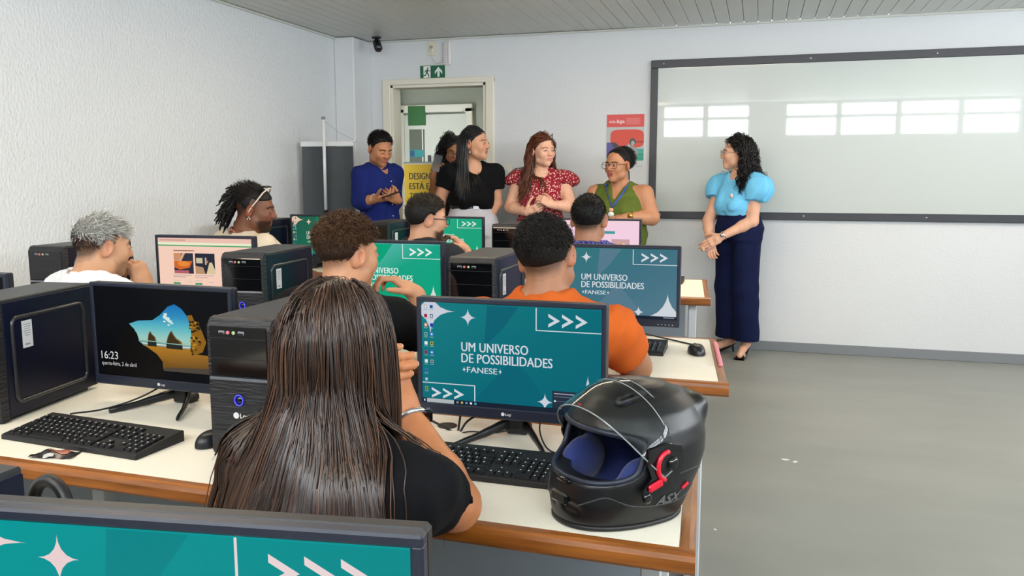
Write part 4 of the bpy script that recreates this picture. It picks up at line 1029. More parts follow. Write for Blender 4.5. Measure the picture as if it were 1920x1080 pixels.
        bz = .0245+.10*np.minimum(ax-.012, .018)-.32*np.maximum(ax-.034, 0)
        paint(near & (y > .05) & (ax > .011) & (ax < .052) & (np.abs(z-bz) < .0048), brow, .85)
        for f in s.colf: f(C, L, V, near)
        o = link('body', raw_mesh('body', V-s.base, Q, mat_, C), s.root)
        s.body = o
        for sg in (-1, 1):
            E_ = MB(); c = s.h(sg*.031, .0895, .0035); E_.sphere(c-s.base, V3(.0130, .0052, .0048*s.eyeopen)*s.hs, 18, 10, R=s.H)
            Lv = s.local(E_.V[-1]+s.base)-V3(sg*.031-s.look*.004, .0895, .0035); rr_ = np.hypot(Lv[:, 0], Lv[:, 2])
            E_.C[-1] = np.where((rr_ < .0022)[:, None], lin('0c0806'), np.where((rr_ < .0056)[:, None], lin('2c1a10'), lin('b9b0a8')))
            E_.build('eye', M_eye, s.root, attr=True)
        lid = MB()
        for sg in (-1, 1):
            a = np.linspace(-1, 1, 9); lid.tube([s.h(sg*.031+.0135*t, .0935-.005*t*t, .0035+.0048*s.eyeopen-.004*t*t)-s.base for t in a], .0014*s.hs, 5)
        lid.build('eyelashes', M_gloss, s.root)
        return o
    def top(s, name, m, sleeve=.55, off=.012, neck=('round', .072), hem=None, vox=.010, wr=(.004, 26), flare=0, armr=.014, cuff=None, extra=(), prof=None, waist=None, color=None, sleeveless=False, fine=()):
        """shirt: inflated trunk and sleeves, cut at neckline, cuffs and hem"""
        T = SDF(); T.add(loft(s.pel, s.nk, s.fwd, prof or s.trunk, off), 0)
        for k in 'RL':
            sd = 1 if k == 'R' else -1
            T.add(cone(s.nk+s.rt*sd*.05+V3(0, 0, -.03), s.sh[k]-s.rt*sd*(.03 if sleeveless else 0), .045+off, .052+off*(.6 if sleeveless else 1)), .05)
        for f, k in s.extra: T.add((lambda f: (lambda P: f(P)-off))(f), k)
        if not sleeveless:
            for k, (e, w, r) in s.arms.items():
                a = s.sh[k]; A = SDF()
                if sleeve <= 1: A.add(cone(a, a+(e-a)*min(1, sleeve+.1), r[0]+armr, r[0]+(r[1]-r[0])*sleeve+armr*1.25), 0); end = a+(e-a)*sleeve; n = e-a
                else:
                    q = sleeve-1; A.add(cone(a, e, r[0]+armr, r[1]+armr), 0); A.add(cone(e, e+(w-e)*min(1, q+.1), r[2]+armr, r[2]+armr*.9), .03); end = e+(w-e)*q; n = w-e
                ball = sph(a, .02)
                A2 = (lambda A, end, n, a: (lambda P: np.maximum(A(P), (P-end) @ unit(n))))(A, end, n, a); T.add(A2, .025)
        for f, k in extra: T.add(f, k)
        base = T
        W_ = wrinkle(wr[0], wr[1], len(s.label), (1, 1, .55), 1.3); f0 = lambda P: base(P)+W_(P)
        up = unit(s.h(0, -.022, -.045)-s.nk)
        G = SDF(); G.add(f0, 0)
        G.sub(cone(s.nk+up*.0-s.fwd*.0+up*.015, s.nk+up*.3, neck[1], neck[1]*1.15), .006)
        if neck[0] == 'v': G.sub(cone(s.nk+up*.02+s.fwd*.06, s.nk-up*neck[2]+s.fwd*.16, neck[1]*.75, .012), .006)
        if neck[0] == 'scoop': G.sub(ell(s.nk+up*.0+s.fwd*.075, (neck[1]*1.0, neck[1]*1.2, neck[2]), np.stack([s.rt, s.fwd, V3(0, 0, 1)], 1)), .006)
        if hem is not None: G.cut(plane(s.pel+V3(0, 0, hem), V3(0, 0, -1)), 0)
        pts = [s.pel, s.nk]+[p for a in s.arms.values() for p in a[:2]]+list(s.sh.values())
        lo, hi = s.bounds(pts, .2); V, Q = poly_multi(G, lo, hi, vox, fine); s.T = G
        return link(name, raw_mesh(name, V-s.base, Q, m, None if color is None else color(V)), s.root)
    def bottoms(s, name, m, top=.16, off=.012, vox=.015, wide=0, end=.0, wr=(.004, 24)):
        T = SDF(); T.add(loft(s.pel, s.nk, s.fwd, s.trunk, off), 0)
        for k, (hp, kn, an, to, r) in s.legs.items():
            T.add(cone(hp, kn, r[0]+off, r[1]+off+wide*.6), .05); T.add(cone(kn, an+(kn-an)*end-V3(0, 0, .03), r[1]+off+wide*.6, r[3]+off*1.5+wide), .03)
        W_ = wrinkle(wr[0], wr[1], 5, (1, 1, .35), 1.2); G = SDF(); G.add(lambda P: T(P)+W_(P), 0); ax = unit(s.nk-s.pel)
        G.cut(plane(s.pel+ax*top, ax), 0)
        zmin = min(a[2][2] for a in s.legs.values())
        G.cut(plane(V3(0, 0, zmin-.045+end*.4), V3(0, 0, -1)), 0)
        pts = [s.pel+ax*top]+[p for a in s.legs.values() for p in a[:3]]; lo, hi = s.bounds(pts, .16)
        V, Q = polygonise(G, lo, hi, vox); return link(name, raw_mesh(name, V-s.base, Q, m), s.root)
    def shoes(s, m, sole=None):
        for k, (hp, kn, an, to, r) in s.legs.items():
            S = SDF(); S.add(cone(an-to*.035+V3(0, 0, -.035), an+to*.155+V3(0, 0, -.048), .043, .032), 0); S.add(cone(an, an+V3(0, 0, -.03), .045, .045), .02); S.cut(plane(V3(0, 0, s.base[2]+.002), V3(0, 0, -1)), 0)
            c = an+to*.06; V, Q = polygonise(S, c-.2, c+.2, .009); link('shoe', raw_mesh('shoe', V-s.base, Q, m), s.root)
    def roots(s, n, region, rng):
        D = rng.normal(size=(n*4, 3)); D /= np.linalg.norm(D, axis=1)[:, None]; 
        P = s.hc+s.hs*((D*np.array([.12, .14, .13])+V3(0, -.01, .02)) @ s.H.T)
        ho = SDF(); ho.ops = [o for o in s.head_ops()[:3]]
        for _ in range(7):
            d = ho(P); P = P-fnormal(ho, P)*d[:, None]
        L = s.local(P); k = region(L); return P[k][:n], fnormal(ho, P[k][:n]), L[k][:n]
    def short_hair(s, name, n, length, r, col, col2=None, curl=0, turns=2, lift=.6, comb=(0, -1, 0), hl=None, m=None, segs=None, jit=.4, lenf=None, capoff=.006, seed=1, cap=True, tip=.4):
        """cropped or curly hair: thousands of separate little strands over a thin cap"""
        rng = np.random.default_rng(seed); hl = hl or hairline; region = lambda L: L[:, 2] > hl(L)
        P, Nn, L = s.roots(n, region, rng); N = len(P); S = segs or (8 if curl else 4)
        cd_ = s.H @ unit(comb); d = unit_rows(Nn*lift+cd_*(1-lift)+rng.normal(size=(N, 3))*jit*.35); ln = length*(.7+.6*rng.random(N))*s.hs
        if lenf is not None: ln = ln*lenf(L)
        t = np.linspace(0, 1, S); X = P[:, None]+d[:, None]*(t[None, :, None]*ln[:, None, None])-Nn[:, None]*.002
        if curl:
            U = unit_rows(np.cross(d, rng.normal(size=(N, 3)))); Bq = np.cross(d, U); ph = rng.random(N)[:, None]*6.28+t[None]*turns*2*PI; rr = curl*np.minimum(1, t*4)[None]*(.7+.6*rng.random((N, 1)))
            if lenf is not None: rr = rr*np.clip(lenf(L), .3, 1)[:, None]
            X = X+rr[..., None]*(np.cos(ph)[..., None]*U[:, None]+np.sin(ph)[..., None]*Bq[:, None])
        c0, c1 = np.array(lin(col)), np.array(lin(col2 or col)); mix = rng.random(N)[:, None]; C = (c0*(1-mix)+c1*mix)*(.75+.5*rng.random((N, 1)))
        V, F, CC = strand_mesh(X, np.interp(t, [0, .6, 1], [r, r, r*tip]), C)
        if cap:
            ho = SDF(); ho.ops = s.head_ops()[:3]; g = SDF(); g.add(lambda Q: ho(Q)-capoff*np.clip((s.local(Q)[:, 2]-hl(s.local(Q)))*40+.3, 0.0, 1), 0); g.cut(lambda Q: -(s.local(Q)[:, 2]-hl(s.local(Q))-.004)*s.hs, 0)
            v, q = polygonise(g, s.hc-.15*s.hs, s.hc+.15*s.hs, .006); F = np.concatenate([F, q+len(V)]); V = np.concatenate([V, v]); CC = np.concatenate([CC, np.tile(c0*.7, (len(v), 1))])
        return link(name, raw_mesh(name, V-s.base, F, m or M_hairdull, CC), s.root)
    def long_hair(s, name, n, length, r, col, col2, part=0.0, curl=0, turns=3, steps=24, layer=.012, fall=.35, m=None, seed=2, side=None, collide=None, frontcut=.075, back=-.05, sweep=None, spreadv=.02, tipvar=.25, cap=True, region=None, tanf=None, under=500, ur=.0035, clump=.5, nclump=160, tuck=None, sidew=None, smooth=3, noface=True, capoff=.006):
        """long hair: strands leave the parting, fall under gravity and are pushed out of head, body and clothes"""
        rng = np.random.default_rng(seed)
        region = region or (lambda L: L[:, 2] > np.maximum(hairline(L, frontcut, back, .02), back))
        P, Nn, L = s.roots(n+under, region, rng); N = len(P); und = np.arange(N) < under
        tan = tanf(L) if tanf else np.stack([np.sign(L[:, 0]-part+1e-4)*1.0, np.where(L[:, 1] > .02, -.45, -.6), -.2-.0*L[:, 0]], 1)
        up = np.clip((L[:, 2]-.05)/.06, 0, 1)[:, None]; d = (tan @ s.H.T)*up+V3(0, 0, -1)*(1-up)+Nn*.25
        if sweep is not None: d = d+(s.H @ V3(*sweep))*.5
        d = unit_rows(d+rng.normal(size=(N, 3))*.08); off = np.where(und, .003+layer*.45*rng.random(N), layer*(.15+.85*rng.random(N))); ln = length*(1-tipvar*rng.random(N)); dt = ln/steps
        f0 = collide or s.B; fe = ell(s.h(0, .085, -.035), np.array((.060, .075, .105))*s.hs, s.H); fn_ = ell(s.h(0, .0, -.02), np.array((.079, .105, .11))*s.hs, s.H); f = (lambda Q: np.minimum(f0(Q), fe(Q)+.012)) if noface else f0; X = [P-Nn*.003]; q = P.copy(); drift = rng.normal(size=(N, 3))*spreadv
        for i in range(steps):
            G_ = np.tile(V3(0, 0, -1), (N, 1))
            if tuck is not None:
                lq = s.local(q); tk = ((lq[:, 1] > tuck) & (lq[:, 2] > -.05))[:, None]; G_ = np.where(tk, s.H @ unit((0, -1, -.25)), G_)
            if side is not None: G_ = G_+V3(*side)*np.clip((i-5)/6, 0, 1)*(1 if sidew is None else sidew(L)[:, None])
            d = unit_rows(d*(1-fall)+(G_+drift)*fall); q = q+d*dt[:, None]
            for _ in range(2):
                dv = f(q); pen = np.maximum(off-dv, 0)
                if pen.max() > 0:
                    k = pen > 0; g = fnormal(f, q[k], .003); q[k] += g*pen[k, None]
            d = unit_rows(q-X[-1]+1e-9); X.append(q.copy())
        X = np.stack(X, 1); S = steps+1; t = np.linspace(0, 1, S)
        ws_ = np.clip((np.arange(S)-6)/6, 0, 1)[None, 1:-1, None]*.5
        for _ in range(smooth): X[:, 1:-1] = X[:, 1:-1]*(1-ws_)+.5*ws_*(X[:, :-2]+X[:, 2:])
        for _ in range(2):
            Q_ = X[:, 3:].reshape(-1, 3); dv = f(Q_); k = dv < .0035
            if k.any(): Q_[k] += fnormal(f, Q_[k], .003)*(.0035+.5*np.repeat(off, S-3)[k]*.6-dv[k])[:, None]
            X[:, 3:] = Q_.reshape(N, S-3, 3)
        if clump:
            ld = rng.choice(N, min(nclump, N), replace=False); e = X[:, S//2]; near = np.argmin(((e[:, None]-e[ld][None])**2).sum(-1), 1); w = (clump*t**1.5)[None, :, None]*(.6+.5*rng.random((N, 1, 1))); X = X*(1-w)+X[ld[near]]*w+rng.normal(size=(N, 1, 3))*.0012
        if curl:
            T = np.gradient(X, axis=1); T /= np.linalg.norm(T, axis=2)[..., None]+1e-9; U = np.cross(T, V3(.3, .9, .1)); U /= np.linalg.norm(U, axis=2)[..., None]+1e-9; Bq = np.cross(T, U)
            grp = rng.integers(0, max(8, N//9), N); ph = (grp*2.4)[:, None]+rng.normal(size=(N, 1))*.25+t[None]*turns*2*PI; rr = curl*np.clip(t*3, 0, 1)[None]*(.75+.5*rng.random((N, 1)))
            X = X+rr[..., None]*(np.cos(ph)[..., None]*U+np.sin(ph)[..., None]*Bq)
        c0, c1 = np.array(lin(col)), np.array(lin(col2)); mix = rng.random(N)[:, None]**2; C = (c0*(1-mix)+c1*mix)*(.7+.6*rng.random((N, 1)))
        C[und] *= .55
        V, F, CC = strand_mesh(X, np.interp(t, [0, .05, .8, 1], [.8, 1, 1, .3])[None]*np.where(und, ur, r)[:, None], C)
        if cap:
            ho = SDF(); ho.ops = s.head_ops()[:3]; g = SDF(); g.add(lambda Q: ho(Q)-capoff, 0); g.cut(lambda Q: -(s.local(Q)[:, 2]-np.maximum(hairline(s.local(Q), frontcut, back, .02), back)-.004)*s.hs, 0)
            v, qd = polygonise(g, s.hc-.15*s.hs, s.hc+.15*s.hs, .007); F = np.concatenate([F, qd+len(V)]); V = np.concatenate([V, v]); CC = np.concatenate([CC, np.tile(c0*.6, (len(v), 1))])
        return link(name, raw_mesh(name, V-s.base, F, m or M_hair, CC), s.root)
    def glasses(s, name, m, w=.026, hgt=.019, lens=True, r=.0018, zc=.004, label=None):
        g = MB()
        for sg in (-1, 1):
            a = np.linspace(0, 2*PI, 23)[:-1]; g.tube([s.h(sg*.033+w*math.copysign(abs(math.cos(t))**.7, math.cos(t)), .107-.004*abs(math.cos(t)), zc-.002+hgt*math.copysign(abs(math.sin(t))**.7, math.sin(t)))-s.base for t in a], r*s.hs, 6, closed=True)
            g.tube([s.h(sg*(.033+w), .103, zc+.006)-s.base, s.h(sg*.074, .07, zc+.006)-s.base, s.h(sg*.080, -.005, zc+.004)-s.base, s.h(sg*.080, -.03, zc-.012)-s.base], r*s.hs, 6)
        g.tube([s.h(-.008, .107, zc+.004)-s.base, s.h(0, .109, zc+.006)-s.base, s.h(.008, .107, zc+.004)-s.base], r*s.hs, 6)
        return g.build(name, m, s.root)
    def ring_part(s, name, c, ax, r, w, m, flat=1.0):
        ax = unit(ax); u = unit(np.cross(ax, V3(.2, .3, .9))); v = np.cross(ax, u); a = np.linspace(0, 2*PI, 21)[:-1]
        return MB().tube([np.asarray(c)+r*(math.cos(t)*u+math.sin(t)*v)-s.base for t in a], w, 6, closed=True).build(name, m, s.root)
    def add_nails(s, m):
        nb = MB()
        for p, d, n, r in s.nails: nb.sphere(p-s.base, (r*.55, r*.75, r*.25), 8, 5, R=np.stack([np.cross(d, n), d, n], 1))
        nb.build('fingernails', m, s.root)
def unit_rows(v): return v/(np.linalg.norm(v, axis=1)[:, None]+1e-9)
# ================================================================ THE PEOPLE
def cloth(nm, c, vary=.05, bump=(220, .15, .001), rough=.85): return mat('cloth_'+nm, c, rough, spec=.15, vary=(9, vary), bump=bump)
M_metalw = mat('watch_steel', 'c9ccd0', .25, metal=.9); M_gold = mat('gold', 'c9a24a', .3, metal=.9)
M_darkframe = mat('dark_glasses_frame', '2a201c', .3); M_wireframe = mat('wire_glasses_frame', 'a8a49c', .25, metal=.8)
M_phone = mat('phone_case', '0b0b0d', .5)
M_stool = mat('stool_seat', '3a3f48', .6)
def stool(label, x, y):
    t = thing('stool', label, 'stool', (x, y, 0))
    MB().lathe([(.16, .36), (.175, .37), (.175, .395), (.15, .402)], n=22).build('seat', M_stool, t)
    for i in range(4):
        a = PI/4+i*PI/2; MB().tube([(.11*math.cos(a), .11*math.sin(a), .365), (.17*math.cos(a), .17*math.sin(a), .0)], .012, 8).build('leg', M_whitemetal, t)
    a = np.linspace(0, 2*PI, 25)[:-1]; MB().tube(np.c_[.145*np.cos(a), .145*np.sin(a), np.full(24, .15)], .008, 6, closed=True).build('foot_ring', M_whitemetal, t)
def phone(label, c, right, up, cat='phone'):
    r, u = unit(right), unit(np.asarray(up)-unit(right)*(unit(right) @ np.asarray(up))); n = np.cross(r, u); R = np.stack([r, u, n], 1)
    t = thing('smartphone', label, cat, tuple(c))
    MB().box((0, 0, 0), (.072, .15, .008), rot=R, b=.003).build('phone_body', M_phone, t)
    MB().box(n*.0043, (.066, .142, .001), rot=R).build('phone_screen', M_gloss, t)
def collar(f, m, r=.068, name='collar', h=.012):
    up = unit(f.h(0, -.022, -.045)-f.nk); c = f.nk+up*.012
    f.ring_part(name, c, up, r, h, m)
# --- foreground woman
f = Fig('woman with long straight dark brown hair in a black t-shirt, hands clasped, seated in front', (-.655, 1.05, 0), (-.660, 1.215, 1.089), 14, -4, 0, fwd=8, skin='b9784e', female=True, pel=(-.650, 1.05, .50), nk=(-.652, 1.165, .955), hsw=.152, hs=.94,
        trunk=[(a, b*1.0, c*1.06, d) for a, b, c, d in FEMALE])
f.arm('R', (-.520, 1.375, .772), (-.660, 1.49, .895), r=(.052, .046, .045, .029)); f.arm('L', (-.85, 1.41, .775), (-.800, 1.445, 1.010), r=(.056, .046, .045, .028))
f.hand('R', (-.38, .08, 1), (-1, .15, -.1), curl=(70, 80, 40), thumb=40); f.hand('L', (.97, .10, .02), (-.1, 1, -.1), curl=(14, 48, 34), thumb=10, spread=-2, sc=1.06)
f.sit(); f.build_body(skin_mat('tan'), .0095, .009, .0034)
f.add_nails(mat('nail', 'd9b09c', .25))
Mt = cloth('black_tee', '090a0d')
f.top('tshirt', Mt, sleeve=.52, vox=.0085, neck=('round', .068), hem=-.10, armr=.013, wr=(.0045, 30))
f.bottoms('trousers', cloth('dark_jeans', '232a3a'), top=.10)
f.shoes(M_black)
cs = SDF(); cs.ops = f.head_ops()[:3]+[(0, f.neck_ops()[0][1], .03), (0, f.T, .03), (0, cone(f.h(0, -.045, -.06), f.nk-f.fwd*.055-V3(0, 0, .05), .052, .058), .03)]
f.long_hair('hair', 3300, .56, .00105, '2a1b14', '5a3d2a', part=.004, steps=21, layer=.013, fall=.62, collide=cs, seed=4, spreadv=.03, side=(-.15, -.03, 0), sidew=lambda L: np.clip(.7-L[:, 0]/.10, 0, 1), tipvar=.30, smooth=26, frontcut=.068, back=-.07, under=650, ur=.0044, clump=.42, nclump=260, tanf=lambda L: np.stack([np.sign(L[:, 0]-.004)*.35, -1+0*L[:, 0], -.3+0*L[:, 0]], 1), noface=False)
w_ = f.arms['R'][1]; e_ = f.arms['R'][0]; ax_ = unit(w_-e_)
rb = f.ring_part('watch_band', w_-ax_*.012, ax_, .033, .006, M_metalw); rb['label'] = 'silver link watch band'
MB().box(w_-ax_*.012-f.base+V3(.032, .012, .012), (.018, .026, .026), rot=rotz(.4), b=.005).build('watch_case', M_gloss, f.root)
# --- man in orange
f = Fig('man with black curly hair in an orange t-shirt, seen from behind at his monitor', (-.59, 2.26, 0), (-.592, 2.35, 1.137), 3, -4, 9, fwd=0, skin='9a6a4c', pel=(-.59, 2.26, .50), nk=(-.588, 2.315, 1.020), hsw=.200, hs=.96, drop=.084)
f.arm('R', (-.342, 2.46, .80), (-.41, 2.76, .81), r=(.056, .047, .046, .031)); f.arm('L', (-.83, 2.48, .83), (-.74, 2.78, .81), r=(.056, .047, .046, .031))
f.hand('R', (-.1, 1, .0), (0, 0, -1), curl=(15, 25, 15)); f.hand('L', (.1, 1, 0), (0, 0, -1), curl=(15, 25, 15))
f.sit(footy=.40); f.build_body(skin_mat('brown'), .0115, .0055, .005, fade=('1a1410', .75))
f.top('tshirt', cloth('orange', 'b9561d', .06), sleeve=.52, vox=.010, neck=('round', .066), hem=-.1, wr=(.006, 26), armr=.018)
f.bottoms('trousers', cloth('jeans', '2b3546'), top=.10); f.shoes(M_black)
f.short_hair('hair', 3000, .017, .0012, '0c0a09', '2a2420', curl=.0062, turns=1.6, lift=.8, seed=3, hl=lambda L: hairline(L, .07, -.038, .03), lenf=lambda L: np.clip((L[:, 2]+.05)/.09, .2, 1.15), capoff=.006)
# --- man with curly brown top
f = Fig('man with curly brown hair in a black t-shirt, right hand at his chin', (-1.26, 2.26, 0), (-1.247, 2.37, 1.125), 30, -6, 0, fwd=14, skin='c08a66', pel=(-1.26, 2.26, .50), nk=(-1.248, 2.32, 1.005), hsw=.20, hs=.97)
f.arm('R', (-1.045, 2.58, .81), (-1.085, 2.525, .985), r=(.052, .043, .042, .028)); f.arm('L', (-1.50, 2.50, .82), (-1.38, 2.76, .81))
f.hand('R', (-.72, -.25, .55), (-.25, -.2, -1), curl=(35, 55, 30), thumb=5); f.hand('L', (.2, 1, 0), (0, 0, -1))
f.sit(footy=.40); f.build_body(skin_mat('light_brown'), .0115, .0050, .0042, fade=('2a1e16', .55))
f.top('tshirt', cloth('black_tee2', '090a0c'), sleeve=.55, vox=.011, neck=('round', .066), hem=-.1, armr=.016); f.bottoms('trousers', cloth('dark', '1c1f26'), top=.10); f.shoes(M_black)
f.short_hair('hair', 3500, .024, .0011, '2a1a10', '6a4a30', curl=.0058, turns=1.8, lift=.85, seed=5, hl=lambda L: hairline(L, .066, -.03, .036), lenf=lambda L: np.clip((L[:, 2]+.03)/.08, .3, 1.15), capoff=.008)
X = np.array([[(u, 2.05, .905+v) for u in np.linspace(-.020, .022, 7)-1.128] for v in np.linspace(-.042, .042, 11)]); v_ = np.linspace(-.042, .042, 11)[:, None]
X[..., 0] = -1.126+(X[..., 0]+1.127)*np.clip(1-np.maximum(0, -v_-.0)**2/.0022, .12, 1); P = X.reshape(-1, 3)
for _ in range(24): P[:, 1] += np.clip(f.T(P)*.8, -.02, .05)
P += fnormal(f.T, P)*.003
eo = MB().grid(P.reshape(11, 7, 3)-f.base).build('shield_emblem', mat('gold_print', '9a8350', .4, vary=(70, .5)), f.root); eo['label'] = 'gold shield emblem printed on the black t-shirt'
# --- grey-haired man
f = Fig('man with silver-grey hair in a white t-shirt by the left wall', (-2.29, 2.27, 0), (-2.246, 2.42, 1.125), 28, -8, 0, fwd=20, skin='b98a68', pel=(-2.29, 2.27, .50), nk=(-2.262, 2.36, 1.018), hsw=.20, hs=.93)
f.arm('R', (-2.10, 2.62, .80), (-2.205, 2.575, .960), r=(.05, .042, .042, .028)); f.arm('L', (-2.50, 2.50, .82), (-2.40, 2.78, .81))
f.hand('R', (-.25, -.25, 1), (-.9, .3, .1), curl=(65, 75, 30), thumb=25); f.hand('L', (.2, 1, 0), (0, 0, -1))
f.sit(footy=.40); f.build_body(skin_mat('light_brown'), .0115, .0050, .0045, fade=('241c18', .8), stubble=('3a2a20', .4))
f.top('tshirt', cloth('white_tee', 'd9dbe0', .02), sleeve=.55, vox=.011, neck=('round', .070), hem=-.1, wr=(.006, 22)); f.bottoms('trousers', cloth('jeans2', '2b3546'), top=.10); f.shoes(M_black)
f.short_hair('hair', 3400, .034, .0011, '84847f', 'd6d6d0', lift=.27, comb=(.1, .8, -.3), seed=6, segs=5, jit=.9, hl=lambda L: hairline(L, .07, .018, .056), lenf=lambda L: np.clip((L[:, 2]+.01)/.06, .3, 1), capoff=.002)
f.short_hair('cropped_sides', 3200, .008, .0011, '17120f', '2a221d', lift=.5, comb=(0, 0, -1), seed=7, hl=lambda L: hairline(L, .07, -.045, .02), cap=False)
# --- man with dreadlocks
f = Fig('man with tied black dreadlocks, pale sunglasses on his head, earrings, beige t-shirt', (-2.67, 3.74, 0), (-2.565, 3.85, 1.195), 70, -8, 0, fwd=28, skin='6f4630', pel=(-2.67, 3.74, .50), nk=(-2.635, 3.83, 1.06), hsw=.215, nkw=1.12, trunk=LARGE)
f.arm('R', (-2.38, 4.02, .78), (-2.50, 4.30, .79), r=(.06, .05, .048, .032)); f.arm('L', (-2.95, 3.98, .78), (-2.82, 4.30, .79), r=(.06, .05, .048, .032))
f.hand('R', (-.2, 1, 0), (0, 0, -1)); f.hand('L', (.2, 1, 0), (0, 0, -1))
f.sit(footy=.40); f.build_body(skin_mat('dark_brown'), .0115, .005, .005, fade=('140e0b', .7), stubble=('120c0a', .85), lips='7a4038')
f.top('tshirt', cloth('beige', 'cdbfa9', .03), sleeve=.6, vox=.009, neck=('round', .076), hem=-.1, armr=.018, wr=(.006, 20)); f.bottoms('trousers', cloth('khaki', '4a463c'), top=.10); f.shoes(M_black)
f.short_hair('hair', 1500, .05, .0011, '0b0908', '17120f', lift=.12, comb=(0, -.8, .45), seed=8, segs=5, jit=.25, hl=lambda L: hairline(L, .06, .02, .05))
rng = np.random.default_rng(3); N = 240; t_ = np.linspace(0, 1, 12)
a_ = rng.random(N)*6.28; d0 = np.stack([.75*np.cos(a_), -.35-.5*rng.random(N), .75*np.sin(a_)+.30], 1); d0 = unit_rows(d0); st = V3(0, -.070, .050)+d0*.028
ln = (.06+.055*rng.random(N))[:, None, None]; Lc = st[:, None]+d0[:, None]*t_[None, :, None]*ln+np.array([0, -.10, -1])[None, None]*(t_**2)[None, :, None]*(.05+.06*rng.random(N))[:, None, None]+rng.normal(size=(N, 12, 3))*.0022
Xd = f.hc+(Lc.reshape(-1, 3) @ f.H.T).reshape(N, 12, 3); V, F, CC = strand_mesh(Xd, np.interp(t_, [0, .8, 1], [.0050, .0055, .003]), np.array(lin('120f0d'))*(.6+.9*rng.random((N, 1))), 5)
link('dreadlocks', raw_mesh('dreadlocks', V-f.base, F, M_hairdull, CC), f.root)
sg_ = MB()
for s_ in (-1, 1): sg_.tube([f.h(s_*.075, .045, .095)-f.base, f.h(s_*.083, .02, .05)-f.base, f.h(s_*.086, -.004, .012)-f.base, f.h(s_*.084, -.015, -.012)-f.base], .0036, 6, flat=1.6)
sg_.tube([f.h(-.075, .045, .095)-f.base, f.h(-.04, .06, .118)-f.base, f.h(0, .062, .122)-f.base, f.h(.04, .06, .118)-f.base, f.h(.075, .045, .095)-f.base], .004, 6)
so = sg_.build('sunglasses_frame', mat('ivory_plastic', 'ddc9b4', .35), f.root); so['label'] = 'ivory sunglasses frame pushed up on the head'
lz = MB()
for s_ in (-1, 1): lz.sphere(f.h(s_*.038, .045, .128)-f.base, (.028, .020, .006), 12, 6, R=f.H)
lz.build('sunglasses_lens', M_gloss, so)
er = MB()
for y_, z_ in ((-.010, -.038), (-.004, -.046), (-.016, -.048)): er.sphere(f.h(.086, y_, z_)-f.base, .005, 8, 6)
er.build('earrings', M_metalw, f.root); collar(f, mat('bead_necklace', 'a8645a', .5, vary=(160, .6)), .072, 'necklace', .005)
# --- bearded man
f = Fig('bearded man with short dark hair, dark glasses and a grey t-shirt, fingers at his mouth', (-1.655, 3.84, 0), (-1.632, 3.96, 1.150), 52, -6, 0, fwd=20, skin='c49272', pel=(-1.655, 3.84, .50), nk=(-1.648, 3.92, 1.03), hsw=.20)
f.arm('R', (-1.405, 4.16, .79), (-1.475, 4.09, .985), r=(.052, .044, .043, .029)); f.arm('L', (-1.90, 4.1, .78), (-1.78, 4.35, .79))
f.hand('R', (-.55, -.3, .75), (-.4, -.3, -.9), curl=(40, 55, 30), thumb=10); f.hand('L', (.2, 1, 0), (0, 0, -1))
f.sit(footy=.40); f.build_body(skin_mat('light'), .0115, .0048, .0045, fade=('1c1613', .7), stubble=('1c130e', .9))
f.top('tshirt', cloth('charcoal', '26282c', .08), sleeve=.6, vox=.009, neck=('round', .068), hem=-.1, armr=.017); f.bottoms('trousers', cloth('dark', '1c1f26'), top=.10); f.shoes(M_black)
f.short_hair('hair', 3000, .022, .0011, '14100d', '4a3e2c', lift=.45, comb=(.1, .5, .4), seed=9, segs=5, jit=.8, hl=lambda L: hairline(L, .07, -.05, .02), lenf=lambda L: np.clip((L[:, 2]+.04)/.09, .25, 1), capoff=.008)
f.short_hair('beard', 900, .014, .0010, '120d0a', '2a1d14', lift=.4, comb=(0, .2, -1), seed=10, segs=4, hl=lambda L: np.where((L[:, 1] > .0) & (L[:, 2] < -.035), -1, 1)*1.0, cap=False) if False else None
f.glasses('glasses', mat('navy_glasses_frame', '1d2c48', .3), r=.0024)
f.ring_part('wrist_watch', V3(-1.468, 4.10, .965), (-.07, -.07, .2), .034, .006, M_black)
# --- man in purple shirt
f = Fig('man with very short black hair in a purple patterned shirt, seen from behind', (-.79, 3.86, 0), (-.788, 3.96, 1.160), 2, -3, 0, fwd=0, skin='a06f52', pel=(-.79, 3.86, .50), nk=(-.79, 3.925, 1.035), hsw=.20)
f.arm('R', (-.53, 4.1, .80), (-.62, 4.4, .79)); f.arm('L', (-1.05, 4.1, .80), (-.95, 4.4, .79)); f.hand('R', (-.1, 1, 0), (0, 0, -1)); f.hand('L', (.1, 1, 0), (0, 0, -1))
f.sit(footy=.40); f.build_body(skin_mat('brown'), .0115, .005, .005, fade=('171210', .85))
Mp = cloth('purple_print', '3c3580', .1)
nt = Mp.node_tree; vz = nt.nodes.new('ShaderNodeTexVoronoi'); vz.inputs['Scale'].default_value = 55; vz.feature = 'DISTANCE_TO_EDGE'; tcn = nt.nodes.new('ShaderNodeTexCoord'); nt.links.new(tcn.outputs['Object'], vz.inputs['Vector'])
rp = nt.nodes.new('ShaderNodeValToRGB'); rp.color_ramp.elements[0].color = lin('8486c0')+(1,); rp.color_ramp.elements[1].color = lin('2a2868')+(1,); rp.color_ramp.elements[0].position = .02; rp.color_ramp.elements[1].position = .07
nt.links.new(vz.outputs['Distance'], rp.inputs[0]); nt.links.new(rp.outputs[0], nt.nodes['Principled BSDF'].inputs['Base Color'])
f.top('shirt', Mp, sleeve=.6, vox=.009, neck=('round', .068), hem=-.1, armr=.017); collar(f, Mp, .066, h=.011); f.bottoms('trousers', cloth('dark', '1c1f26'), top=.10); f.shoes(M_black)
